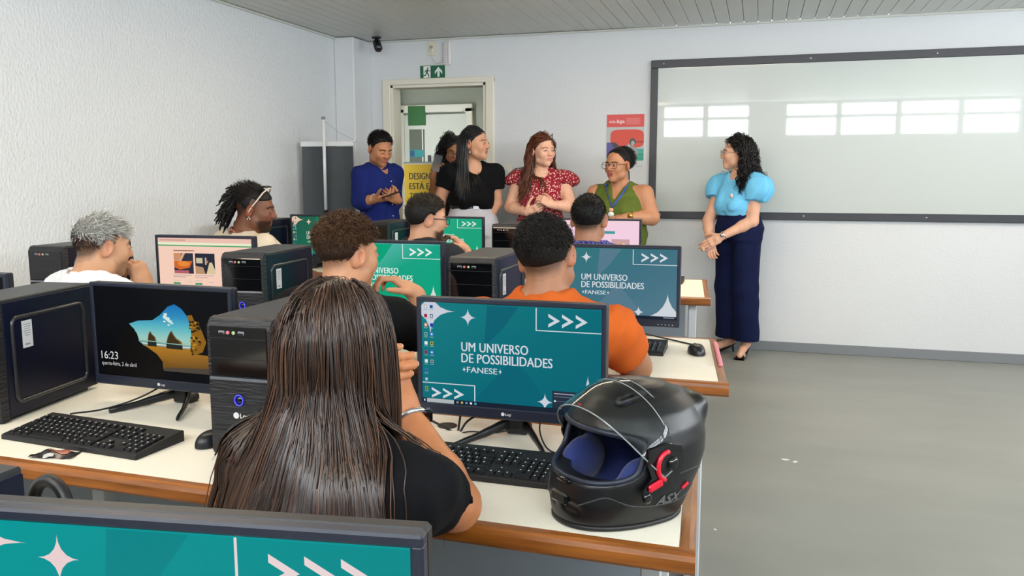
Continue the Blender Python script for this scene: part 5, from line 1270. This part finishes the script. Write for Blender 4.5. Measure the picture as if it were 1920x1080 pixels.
f.short_hair('hair', 3000, .013, .0009, '0d0b0a', '2a2420', lift=.7, seed=12, hl=lambda L: hairline(L, .07, -.072, .01), lenf=lambda L: np.clip((L[:, 2]+.07)/.1, .2, 1), capoff=.003)
# --- standing man with phone
f = Fig('standing man with short black hair in a navy shirt looking down at his phone', (-2.75, 5.74, 0), (-2.695, 5.66, 1.566), 122, -24, 0, fwd=112, skin='a87350', pel=(-2.755, 5.75, .93), nk=(-2.75, 5.735, 1.440), hsw=.165)
f.trunk = [(a, b*.95, c, d) for a, b, c, d in MALE]
f.arm('R', (-2.80, 5.555, 1.185), (-2.665, 5.51, 1.205), r=(.052, .045, .043, .029)); f.arm('L', (-2.70, 5.88, 1.18), (-2.575, 5.70, 1.19))
f.hand('R', (1, -.05, .05), (.0, .35, .9), curl=(30, 40, 20), thumb=10); f.hand('L', (-.3, -.9, .3), (-.8, .1, .5), curl=(40, 50, 30))
f.eyeopen = .4; f.stand(); f.build_body(skin_mat('brown'), .0125, .0042, .0045, fade=('17120f', .5))
Mb = cloth('navy_shirt', '15215e', .05); f.top('shirt', Mb, sleeve=1.5, vox=.010, neck=('v', .066, .10), hem=-.12, armr=.020, wr=(.006, 20)); collar(f, Mb, .068, h=.013)
f.bottoms('trousers', cloth('dark', '1c1f26'), top=.10); f.shoes(M_black)
f.short_hair('hair', 2200, .022, .0013, '0b0a0a', '181514', lift=.6, comb=(0, .1, .8), seed=13, hl=lambda L: hairline(L, .080, -.05, .01), lenf=lambda L: np.clip((L[:, 2]+.05)/.1, .3, 1)*np.where(L[:, 1] > .03, .6, 1), capoff=.005)
f.ring_part('bracelet', f.arms['R'][1]-V3(.02, -.01, 0), (.9, -.3, 0), .034, .003, mat('pale_bracelet', 'cfc4b4', .5))
phone('black smartphone in the hands of the standing man in the navy shirt', f.arms['R'][1]+V3(.135, -.02, .035), (-.2, .9, .1), (.9, .1, .28))
b_ = MB()
for i in range(5): b_.sphere(V3(-2.625+.004*i, 5.69-.002*i, 1.33-.085*i)-f.base, .005, 8, 5)
b_.build('shirt_buttons', M_white, f.root)
# --- woman in the doorway
f = Fig('curly-haired woman with glasses in the doorway behind, looking at her phone', (-2.56, 6.90, 0), (-2.535, 6.80, 1.585), 158, -22, 8, fwd=170, skin='a87452', female=True, pel=(-2.56, 6.92, .92), nk=(-2.55, 6.88, 1.425))
f.arm('R', (-2.74, 6.82, 1.17), (-2.70, 6.70, 1.36), r=(.045, .038, .036, .025)); f.arm('L', (-2.36, 6.85, 1.17), (-2.46, 6.72, 1.25))
f.hand('R', (.25, .1, 1), (.8, .3, .2), curl=(35, 45, 25)); f.hand('L', (-.3, -.2, 1), (-.5, .4, .3), curl=(35, 45, 25))
f.eyeopen = .4; f.stand(); f.build_body(skin_mat('brown'), .0125, .0045, .0045)
f.top('blouse', cloth('dark_blouse', '1e1d20'), sleeve=.7, vox=.011, neck=('scoop', .066, .07), hem=-.05); f.bottoms('trousers', cloth('dark', '1c1f26'), top=.10); f.shoes(M_black)
cs = SDF(); cs.ops = f.head_ops()[:3]+[(0, f.neck_ops()[0][1], .03), (0, f.T, .03)]
f.long_hair('hair', 650, .36, .0022, '0a0808', '1b1412', curl=.008, turns=5, steps=15, layer=.035, fall=.35, tuck=.0, collide=cs, seed=14, part=0, spreadv=.07, clump=.2, under=250)
f.glasses('glasses', M_darkframe)
phone('smartphone held up by the woman in the doorway', f.arms['R'][1]+V3(.045, -.01, .115), (.9, .3, -.25), (.3, .2, .9))
# --- woman in black tee
f = Fig('standing woman with long straight black hair in a black t-shirt and light grey trousers', (-2.10, 6.0, 0), (-2.055, 5.955, 1.605), 97, 0, 0, fwd=148, skin='c08f72', female=True, pel=(-2.10, 6.0, .95), nk=(-2.095, 5.985, 1.450), hsw=.178, hs=1.03)
f.trunk = [(a, b*1.1, c*1.06, d) for a, b, c, d in FEMALE]
f.arm('R', (-2.335, 5.915, 1.165), (-2.29, 5.80, .94), r=(.054, .045, .043, .028)); f.arm('L', (-1.94, 6.10, 1.16), (-2.02, 5.92, .96), r=(.054, .045, .043, .028))
f.hand('R', (.2, -.3, -1), (1, .2, .1)); f.hand('L', (-.3, -.4, -.9), (-.9, .3, 0))
f.extra = [(sph(f.nk-V3(0, 0, .24)+f.fwd*.085+f.rt*x*.07, .062), .05) for x in (-1, 1)]
f.stand(); f.build_body(skin_mat('light'), .0125, .0042, .0045)
f.top('tshirt', cloth('black_tee', '090a0d'), sleeve=.50, vox=.010, neck=('scoop', .070, .075), hem=.17, armr=.018, wr=(.005, 20)); f.bottoms('trousers', cloth('light_grey', 'b3b2b8', .03), top=.19, vox=.013, off=.016, wide=.02)
ax_ = unit(f.nk-f.pel); pr = f.pel+ax_*.39*.5*1.0; a = np.linspace(0, 2*PI, 33)[:-1]; bw = np.interp(.38, [r[0] for r in f.trunk], [r[1] for r in f.trunk])+.020; bd = np.interp(.38, [r[0] for r in f.trunk], [r[2] for r in f.trunk])+.020
bt = MB(); bt.tube([f.pel+V3(0, 0, .185)+f.rt*bw*math.cos(q)+f.fwd*bd*math.sin(q)-f.base for q in a], .012, 6, closed=True, flat=.5); bo = bt.build('belt', M_black, f.root)
MB().box(f.pel+V3(0, 0, .185)+f.fwd*(bd+.008)-f.base, (.045, .008, .03), rot=rotz(math.radians(-148+180)), b=.002).build('belt_buckle', M_metalw, bo); f.shoes(M_black)
cs = SDF(); cs.ops = f.head_ops()[:3]+[(0, f.neck_ops()[0][1], .03), (0, f.T, .03)]
f.long_hair('hair', 1050, .46, .0018, '0a0a0c', '1c1a1c', part=-.01, steps=15, layer=.012, fall=.5, tuck=-.02, collide=cs, seed=15, spreadv=.04, frontcut=.078, tipvar=.2, under=300, tanf=lambda L: np.stack([np.sign(L[:, 0]+.01)*.9, -.7+0*L[:, 0], -.2+0*L[:, 0]], 1))
MB().tube([f.h(.079, -.004, -.04)-f.base, f.h(.082, -.004, -.06)-f.base, f.h(.080, -.004, -.075)-f.base], [.003, .004, .006], 6).build('earring', M_metalw, f.root)
# --- woman in red blouse
f = Fig('standing woman with long wavy auburn hair in a dotted dark red blouse', (-1.61, 6.18, 0), (-1.575, 6.13, 1.552), 136, -2, 0, fwd=172, skin='d9a88e', female=True, pel=(-1.61, 6.18, .90), nk=(-1.605, 6.175, 1.40), hsw=.17)
f.trunk = [(a, b*1.14, c*1.12, d) for a, b, c, d in FEMALE]
f.arm('R', (-1.835, 6.13, 1.13), (-1.665, 5.99, 1.10), r=(.05, .044, .045, .028)); f.arm('L', (-1.36, 6.13, 1.14), (-1.465, 5.98, 1.155), r=(.05, .044, .045, .028))
f.hand('R', (.85, -.2, .28), (-.1, .8, .35), curl=(30, 45, 25), thumb=20); f.hand('L', (-.6, -.2, .35), (.2, .6, -.6), curl=(40, 60, 35), thumb=20)
f.extra = [(sph(f.nk-V3(0, 0, .23)+f.fwd*.09+f.rt*x*.07, .064), .05) for x in (-1, 1)]
f.stand(); f.build_body(skin_mat('fair'), .0125, .0040, .0042, brow='7a4a32', lips='b5605c')
Mr = cloth('red_dotted', '8f2434', .08); nt = Mr.node_tree; vz = nt.nodes.new('ShaderNodeTexVoronoi'); vz.inputs['Scale'].default_value = 62; vz.inputs['Randomness'].default_value = .9; tcn = nt.nodes.new('ShaderNodeTexCoord'); nt.links.new(tcn.outputs['Object'], vz.inputs['Vector'])
rp = nt.nodes.new('ShaderNodeValToRGB'); rp.color_ramp.elements[0].color = lin('d9b0a4')+(1,); rp.color_ramp.elements[1].color = lin('8a2031')+(1,); rp.color_ramp.elements[0].position = .30; rp.color_ramp.elements[1].position = .40
nt.links.new(vz.outputs['Distance'], rp.inputs[0]); nt.links.new(rp.outputs[0], nt.nodes['Principled BSDF'].inputs['Base Color'])
fl = [(ell(f.sh[k]+f.rt*sd*.045+V3(0, 0, .012), (.084, .085, .050), np.stack([f.rt, f.fwd, V3(0, 0, 1)], 1) @ roty(sd*.45)), .03) for sd, k in ((1, 'R'), (-1, 'L'))]
f.top('blouse', Mr, sleeve=.2, vox=.009, neck=('scoop', .064, .055), hem=.0, armr=.02, extra=fl, wr=(.006, 22)); f.bottoms('trousers', cloth('dark_jeans', '232a3a'), top=.10); f.shoes(M_black)
cs = SDF(); cs.ops = f.head_ops()[:3]+[(0, f.neck_ops()[0][1], .03), (0, f.T, .03)]
f.long_hair('hair', 1050, .46, .0019, '4a2414', '8a4a28', curl=.006, turns=4, steps=15, layer=.020, fall=.45, tuck=-.005, collide=cs, seed=16, spreadv=.04, side=(-.10, -.12, 0), frontcut=.080, tipvar=.25, under=300, tanf=lambda L: np.stack([np.where(L[:, 0] > -.03, 1.0, .15), -.75+0*L[:, 0], -.2+0*L[:, 0]], 1))
# --- woman in green
f = Fig('standing woman with tied dark hair, glasses, sleeveless olive green top and blue lanyard', (-1.0, 6.2, 0), (-1.012, 6.13, 1.442), 204, -2, 0, fwd=188, skin='b5805f', female=True, pel=(-1.0, 6.2, .88), nk=(-1.0, 6.185, 1.30), hsw=.19, trunk=LARGE, hs=1.04, nkw=1.25)
f.arm('R', (-1.255, 6.13, 1.05), (-1.14, 5.95, 1.045), r=(.062, .056, .052, .032)); f.arm('L', (-.755, 6.13, 1.065), (-.895, 5.945, 1.075), r=(.064, .058, .053, .032))
f.hand('R', (.9, -.2, .05), (0, .3, -1)); f.hand('L', (-.95, -.15, -.05), (0, .3, -1), curl=(15, 25, 15))
f.extra = [(sph(f.nk-V3(0, 0, .20)+f.fwd*.10+f.rt*x*.08, .078), .05) for x in (-1, 1)]
f.stand(); f.build_body(skin_mat('brown'), .0125, .0040, .0045, lips='8a2f38')
Mg = cloth('olive', '56652a', .04); f.top('top', Mg, sleeveless=True, vox=.009, neck=('v', .074, .10), hem=-.25, off=.012, wr=(.006, 18)); f.bottoms('trousers', Mg, top=.10, wide=.03); f.shoes(M_black)
f.short_hair('hair', 2200, .07, .0016, '0d0a09', '1c1512', lift=.05, comb=(0, -.9, .15), seed=17, segs=6, jit=.15, hl=lambda L: hairline(L, .089, -.045, .02), capoff=.006)
pt = MB(); pt.tube(curve_pts([f.h(0, -.10, -.02)-f.base, f.h(.0, -.118, -.045)-f.base, f.h(-.01, -.115, -.10)-f.base, f.h(-.03, -.10, -.17)-f.base], 18), np.interp(np.linspace(0, 1, 19), [0, .15, .6, 1], [.014, .022, .020, .006]), 10); pt.build('ponytail', mat('dark_hair', '120d0b', .4), f.root)
f.glasses('glasses', M_darkframe, w=.029, hgt=.022)
Ml = mat('blue_lanyard', '2b4aa0', .5, vary=(50, .3)); ln_ = MB()
for s_ in (-1, 1):
    P = [f.nk-f.fwd*.02+f.rt*s_*.075+V3(0, 0, .02)]+[f.nk+f.fwd*(.10+.065*q)+f.rt*s_*(.085*(1-q)+.004)+V3(0, 0, .0-.17*q) for q in np.linspace(.05, 1, 8)]
    P = np.array(P)
    for _ in range(4): dv = f.T(P); P = P+fnormal(f.T, P)*(.004-dv)[:, None]*(dv < .03)[:, None]
    ln_.tube(P-f.base, .010, 6, flat=.3)
lo_ = ln_.build('lanyard', Ml, f.root); q = P[-1]+f.fwd*.012
MB().sphere(q+V3(0, 0, -.015)-f.base, (.018, .006, .014), 12, 6).build('badge_clip', mat('badge_pink', 'd8a48c', .5), lo_); MB().lathe([(.022, 0), (.022, .005)], q+V3(0, 0, -.05)-f.base, 16, R=FACE).build('round_badge', M_white, lo_)
o = f.ring_part('wrist_watch', f.arms['L'][1]+V3(.02, .01, 0), (.8, .4, 0), .037, .004, M_gold); MB().lathe([(.017, 0), (.017, .007)], f.arms['L'][1]+V3(.015, -.035, .012)-f.base, 14, R=FACE).build('watch_dial', M_gold, f.root)
# --- woman in light blue
f = Fig('woman in a light blue puff-sleeved blouse and navy trousers standing before the whiteboard', (-.155, 6.40, 0), (-.178, 6.36, 1.527), 262, 0, 0, fwd=222, skin='d2a287', female=True, pel=(-.148, 6.40, .93), nk=(-.150, 6.39, 1.375), hsw=.168)
f.trunk = [(a, b*1.08, c*1.05, d) for a, b, c, d in FEMALE]
f.arm('L', (-.045, 6.27, 1.04), (-.262, 6.20, .925), r=(.05, .042, .041, .026)); f.arm('R', (-.365, 6.40, 1.03), (-.345, 6.27, .895), r=(.048, .041, .040, .026))
f.hand('L', (-.85, -.15, -.5), (-.1, .9, -.3), curl=(12, 20, 12)); f.hand('R', (.25, -.4, -.9), (.3, -.9, .2), curl=(15, 25, 15))
f.extra = [(sph(f.nk-V3(0, 0, .22)+f.fwd*.085+f.rt*x*.065, .062), .05) for x in (-1, 1)]
for sd, k in ((1, 'R'), (-1, 'L')):
    b0 = V3(-.215, 6.54, 0) if k == 'R' else V3(-.085, 6.43, 0); an = b0+V3(0, 0, .135)-f.fwd*.03; hip = f.pel+f.rt*sd*.09; f.leg(k, (hip+an)/2+f.fwd*.01, an, V3(-.8, -.6, 0) if k == 'R' else V3(-.25, -.97, 0), hip, r=(.085, .06, .055, .036))
bs_ = f.body_sdf
f.build_body(skin_mat('fair'), .0125, .0040, .0042, lips='b0605c')
puff = [(ell(f.sh[k]+f.rt*sd*.042+V3(0, 0, -.045), (.082, .098, .098), np.stack([f.rt, f.fwd, V3(0, 0, 1)], 1)), .035) for sd, k in ((1, 'R'), (-1, 'L'))]
f.top('blouse', cloth('sky_blue', '6fbfe8', .03), sleeve=.42, vox=.009, neck=('v', .064, .085), hem=.145, armr=.03, extra=puff, wr=(.006, 28))
f.bottoms('trousers', cloth('navy', '10183a', .04), top=.165, off=.016, wide=.038, vox=.012, end=.09, wr=(.006, 16))
cs = SDF(); cs.ops = f.head_ops()[:3]+[(0, f.neck_ops()[0][1], .03), (0, f.T, .03)]
f.long_hair('hair', 950, .33, .0021, '0a0808', '1a1210', curl=.011, turns=5, part=0, steps=15, layer=.026, fall=.4, tuck=-.01, collide=cs, seed=18, spreadv=.12, frontcut=.080, tipvar=.35, clump=.25, under=300, tanf=lambda L: np.stack([np.sign(L[:, 0])*.8, -.8+0*L[:, 0], -.2+0*L[:, 0]], 1))
f.glasses('glasses', M_wireframe)
f.ring_part('wrist_watch', f.arms['L'][1]+V3(.02, .008, .012), (.85, .25, .45), .031, .004, M_metalw); MB().lathe([(.015, 0), (.015, .006)], f.arms['L'][1]+V3(.01, -.028, .016)-f.base, 14, R=FACE).build('watch_dial', M_metalw, f.root)
q = f.nk-V3(0, 0, .145)+f.fwd*.15+f.rt*-.07; q = q-fnormal(f.T, q[None])[0]*(f.T(q[None])[0]-.004); MB().lathe([(.018, 0), (.016, .004)], q-f.base, 14, R=rotz(math.radians(-42)) @ FACE).build('round_badge', M_white, f.root)
nk_ = MB()
for i in range(11):
    u_ = i/10; p = f.nk+f.fwd*(.07+.07*math.sin(PI*u_))+f.rt*(.06*math.cos(PI*u_))+V3(0, 0, .015-.10*math.sin(PI*u_)); p = p-fnormal(f.B, p[None])[0]*(f.B(p[None])[0]-.004); nk_.sphere(p-f.base, .005, 6, 4)
nk_.build('bead_necklace', M_white, f.root); MB().sphere(f.h(-.084, -.006, -.045)-f.base, .006, 8, 6).build('earring', M_gold, f.root)
M_sandal = mat('sandal_silver', 'b9b2a8', .3, metal=.5)
for k, (hp, kn, an, to, r) in f.legs.items():
    s_ = MB(); rt_ = np.cross(to, V3(0, 0, 1)); a_ = an-to*.045; b_ = an+to*.155
    X = np.array([[an-to*.05+to*.215*u+rt_*w*(.024+.014*u)+V3(0, 0, -.135+.003+.065*(1-u)**1.6*(u < 1)) for w in (-1, 1)] for u in np.linspace(0, 1, 10)])
    s_.grid(X-f.base); X2 = X.copy(); X2[..., 2] += .010; s_.grid(X2-f.base)
    for i in range(9):
        for j in (0, 1): s_.add([X[i, j]-f.base, X[i+1, j]-f.base, X2[i+1, j]-f.base, X2[i, j]-f.base], [(0, 1, 2, 3)])
    s_.tube([an-to*.04+V3(0, 0, -.065)-f.base, an-to*.05+V3(0, 0, -.133)-f.base], [.012, .006], 8); so = s_.build('sandal_sole', M_black, f.root)
    st = MB()
    for u, hgt in ((.11, .05), (.135, .042)): st.tube([an+to*u+rt_*.034*math.cos(q)+V3(0, 0, -.128+hgt*math.sin(q)*.9+.01)-f.base for q in np.linspace(0, PI, 9)], .006, 6, flat=.5)
    st.tube([an-to*.02+rt_*.036*math.cos(q)+to*.0-to*.03*math.sin(q)+V3(0, 0, -.012)-f.base for q in np.linspace(0, 2*PI, 17)], .003, 5); st.build('strap', M_sandal, f.root)
for lb, x, y in (('round stool under the woman with long hair', -.655, 1.05), ('round stool under the man in orange', -.59, 2.26), ('round stool under the man with curly brown hair', -1.26, 2.26), ('round stool under the grey-haired man', -2.29, 2.27),
                 ('round stool under the man with dreadlocks', -2.67, 3.74), ('round stool under the bearded man', -1.655, 3.84), ('round stool under the man in the purple shirt', -.79, 3.86)): stool(lb, x, y)
# ================================================================ HELMET
HC = V3(-.232, 1.590, DT); HA = math.radians(140)   # facing turned this far from +Y towards -X
def helmet():
    t = thing('motorcycle_helmet', 'matte black full-face motorcycle helmet with raised clear visor and blue lining', 'helmet', tuple(HC), HA)
    zs = np.array([-.004, .015, .05, .09, .12, .15, .18, .21, .235, .252, .262]); a = np.array([.098, .108, .118, .126, .129, .127, .119, .104, .081, .052, .012])
    fr = np.array([.158, .168, .172, .160, .148, .140, .127, .107, .08, .05, .012]); bk = np.array([.085, .10, .122, .148, .160, .163, .157, .138, .108, .07, .016])
    def hull(off=0.0):
        def f(P):
            x, y, z = P.T; zq = z if off >= 0 else np.minimum(z*1.0, .262+off*0)-off*(z-.05)/.21; A_ = np.maximum(np.interp(zq, zs, a)+off, .004); F_ = np.maximum(np.interp(zq, zs, fr)+off, .004); B_ = np.maximum(np.interp(zq, zs, bk)+off, .004); b = np.where(y > 0, F_, B_)
            p = 2.15; k = ((np.abs(x)/A_)**p+(np.abs(y)/b)**p)**(1/p); d = (k-1)*np.minimum(A_, b)*.9
            return np.maximum(d, np.maximum(-z-.0, z-.262-off))
        return f
    H0 = hull(); tilt = -.18
    def port(P, g=0.0):      # eye opening, seen from the front
        x, y, z = P.T; zl = .098+.35*np.maximum(0, .06-y)*0; c = .138; zz = (z-c)/(.046+g); xx = x/(.112+g)
        d = ((np.abs(xx)**4+np.abs(zz)**4)**.25-1)*.046
        return np.maximum(d, .035-y-g)
    inner = hull(-.032)
    S = SDF(); S.add(lambda P: H0(P)-.0, 0); S.sub(lambda P: np.maximum(inner(P+V3(0, 0, .02)), -1), .004); S.sub(lambda P: np.maximum(inner(np.c_[P[:, 0], P[:, 1], np.maximum(P[:, 2], .02)]), P[:, 2]-.06), .004); S.sub(port, .006)
    S.cut(lambda P: -(P[:, 2]-.004-.05*np.maximum(0, -P[:, 1]-.02)), .004)
    # vents and creases
    for sx in (-1, 1):
        S.sub(cone(V3(sx*.05, .065, .232), V3(sx*.065, .0, .247), .010, .006), .004); S.sub(cone(V3(sx*.045, .166, .04), V3(sx*.02, .175, .045), .010, .012), .004)
    S.add(cone(V3(-.05, -.135, .20), V3(.05, -.135, .20), .02, .02), .035)
    V, Q = polygonise(S, V3(-.15, -.20, -.01), V3(.15, .20, .285), .0048)
    M_hel = mat('matte_black_shell', '0c0d0f', .36, spec=.5); o = link('shell', raw_mesh('shell', V, Q, M_hel), t)
    # lining
    Li = SDF(); o1 = hull(-.010); i1 = hull(-.036); Li.add(o1, 0); Li.sub(lambda P: i1(P+V3(0, 0, .012)), .01); Li.sub(lambda P: np.maximum(port(P, .004), -1), .008); Li.sub(lambda P: np.maximum(i1(np.c_[P[:, 0], P[:, 1], np.maximum(P[:, 2], .03)]), P[:, 2]-.07), .004); Li.cut(lambda P: -(P[:, 2]-.012), 0)
    Li.add(lambda P: ell(V3(-.083, .045, .085), (.024, .05, .045))(P), .015); Li.add(ell(V3(.083, .045, .085), (.024, .05, .045)), .015)
    V, Q = polygonise(Li, V3(-.14, -.18, 0), V3(.14, .18, .27), .006); link('lining', raw_mesh('lining', V, Q, mat('navy_lining', '1c2c66', .9, sheen=.3, bump=(300, .3, .001))), t)
    # rubber rim of the opening: follow the hull at the port's edge
    def on_hull(x, z, off=0):
        A_ = np.interp(z, zs, a)+off; F_ = np.interp(z, zs, fr)+off; q = max(0, 1-(abs(x)/A_)**2.15); return V3(x, F_*q**(1/2.15), z)
    R_ = []
    for q in np.linspace(0, 2*PI, 49)[:-1]:
        c, s_ = math.cos(q), math.sin(q); x = .112*math.copysign(abs(c)**.5, c); z = .138+.046*math.copysign(abs(s_)**.5, s_); R_.append(on_hull(x, z, -.004))
    MB().tube(R_, .0058, 8, closed=True).build('port_rim', mat('navy_rubber', '1d2433', .45), t)
    # base rim
    def hull_ring(z, off, th): 
        A_ = np.interp(z, zs, a)+off; F_ = np.interp(z, zs, fr)+off; B_ = np.interp(z, zs, bk)+off; c, s_ = math.cos(th), math.sin(th); p = 2.15
        return V3(A_*math.copysign(abs(c)**(2/p), c), (F_ if s_ > 0 else B_)*math.copysign(abs(s_)**(2/p), s_), z)
    P = []
    for q in np.linspace(0, 2*PI, 65)[:-1]:
        p = hull_ring(.008, -.001, q); p[2] = .006+.05*max(0, -p[1]-.02); P.append(p)
    MB().tube(P, .0055, 6, closed=True).build('base_rim', mat('black_rubber', '0b0b0c', .5), t)
    # raised clear visor: strip of hull turned up about the pivots
    M_vis = mat('clear_visor', 'eef2f2', .03, trans=1, spec=.5); M_vis.node_tree.nodes['Principled BSDF'].inputs['IOR'].default_value = 1.25
    piv = V3(0, .022, .128); ang = math.radians(63); Rv = rotx(ang); nth, nz = 44, 12; G = np.zeros((2, nth, nz, 3))
    for L_, off in ((0, .0065), (1, .0088)):
        for i in range(nth):
            u = i/(nth-1)*2-1; th = PI/2+u*math.radians(88)
            tp = 1-abs(u)**3.2*.62
            for j in range(nz):
                v = j/(nz-1)*2-1; z = .138+.058*v*tp-.006*abs(u)**2
                G[L_, i, j] = (hull_ring(.138, off, th)*V3(1, 1, 0)*(1-.10*v*v*(v > 0)) + V3(0, 0, z)-piv) @ Rv.T+piv
    vb = MB(); vb.grid(G[1]); vb.grid(G[0][::-1])
    edge = [(i, 0) for i in range(nth)]+[(nth-1, j) for j in range(1, nz)]+[(i, nz-1) for i in range(nth-2, -1, -1)]+[(0, j) for j in range(nz-2, 0, -1)]
    X = np.array([[G[0][e] for e in edge+edge[:1]], [G[1][e] for e in edge+edge[:1]]]); vb.grid(X[::-1]); vo = vb.build('visor', M_vis, t)
    ev = MB(); ev.tube([(G[0][e]+G[1][e])/2 for e in edge], .0016, 5, closed=True); ev.tube([(G[0][i, 9]+G[1][i, 9])/2+V3(0, 0, .001) for i in range(7, nth-7)], .0012, 4); ev.build('visor_edge', mat('visor_edge', 'cfd6d6', .1, trans=.6), vo)
    # pivot mechanism on both sides
    M_red = mat('red_plastic', 'c8142e', .35)
    for sx in (-1, 1):
        RS = np.array([[0, 0, sx*1.], [sx*1., 0, 0], [0, 1., 0]])   # local x -> forward, y -> up, z -> out
        x0 = sx*.1255; pl_ = MB()
        pl_.prism([(.045, -.02), (.055, .005), (.05, .035), (.01, .04), (-.028, .03), (-.035, 0), (-.025, -.025), (.03, -.052), (.06, -.062), (.066, -.045)][::sx], 0, .006, R=RS*np.array([1, sx*sx, 1]) if sx > 0 else np.array([[0, 0, -1.], [1., 0, 0], [0, 1., 0]]), c=(x0, piv[1]-.008, piv[2]))
        po = pl_.build('pivot_plate', M_gloss, t); rd = MB()
        rd.tube([(x0+sx*.008, piv[1]-.006+.024*math.cos(q), piv[2]-.002+.026*math.sin(q)) for q in np.linspace(math.radians(65), math.radians(285), 14)][::1] if False else [(x0+sx*.008, piv[1]+.002+.022*math.cos(q), piv[2]-.002+.026*math.sin(q)) for q in np.linspace(math.radians(100), math.radians(-80), 14)], .0048, 6)
        rd.box((x0+sx*.009, piv[1]+.030, piv[2]-.034), (.008, .034, .014), rot=rotx(-.25), b=.003); rd.build('red_lever', M_red, po)
        MB().lathe([(.013, 0), (.013, .006), (.007, .009)], (x0+sx*.006, piv[1]-.012, piv[2]), 16, R=np.array([[0, 0, sx*1.], [1., 0, 0], [0, sx*1., 0]])).build('pivot_knob', M_gloss, po)
        MB().lathe([(.010, 0), (.010, .005), (.005, .006)], (x0+sx*.004, piv[1]+.048, piv[2]-.055), 14, R=np.array([[0, 0, sx*1.], [1., 0, 0], [0, sx*1., 0]])).build('side_button', M_gloss, po)
    # chin vent, latch, side lines, lettering
    MB().box(on_hull(0, .055, -.001), (.048, .010, .022), rot=rotx(.1), b=.004).build('chin_vent', M_gloss, t)
    MB().sphere(on_hull(.0, .088, .001), (.024, .006, .006), 12, 6).build('visor_latch', M_gloss, t)
    MB().box(on_hull(0.03, .215, .001), (.012, .004, .004), b=.001).build('red_mark', M_red, t)
    sl = MB()
    for sx in (-1, 1):
        P = [hull_ring(z, .0003, PI/2-sx*th) for th, z in ((.35, .05), (.55, .062), (.75, .070), (1.1, .052), (1.5, .044), (1.9, .046), (2.2, .060))]; sl.tube(curve_pts(P, 24), .0014, 5)
        P = [hull_ring(z, .0003, PI/2-sx*th) for th, z in ((1.5, .098), (1.8, .102), (2.1, .098), (2.35, .085))]; sl.tube(curve_pts(P, 18), .0012, 5)
    sl.build('shell_seam', mat('grey_seam', '3a3b3d', .5), t)
    V, F = text_mesh('ASX', .03, .35); caps = V[:, 1].max(); s_ = .018/caps; out = []
    # on the left flank (local -X side) the writing runs from front to back
    for x_, y_, _ in V:
        d = .034-x_*s_*1.2; z = .046+y_*s_; A_ = np.interp(z, zs, a); b = np.interp(z, zs, fr if d > 0 else bk); q = max(0, 1-(abs(d)/b)**2.15)**(1/2.15); out.append((-A_*q-.0012, d, z))
    lo_ = MB().add(out, F).build('lettering', mat('grey_lettering', '5a5b5d', .45), t)
    MB().box((-.1215, -.036, .072), (.004, .018, .006), rot=rotx(-.5), b=.001).build('red_slash', M_red, lo_)
helmet()

GROUPS = {'computer_desk': 'rows of computer desks', 'computer_monitor': 'monitors on the desks', 'computer_tower': 'black computer towers on the desks', 'keyboard': 'black keyboards on the desks', 'computer_mouse': 'black mice on the desks', 'cable': 'black cables around the monitors', 'stool': 'stools under the seated people', 'paper_scrap': 'white scraps on the floor', 'smartphone': 'phones held by standing people'}
for o in list(SC.objects):
    if o.parent is None and o.name.split('.')[0] in GROUPS: o['group'] = GROUPS[o.name.split('.')[0]]
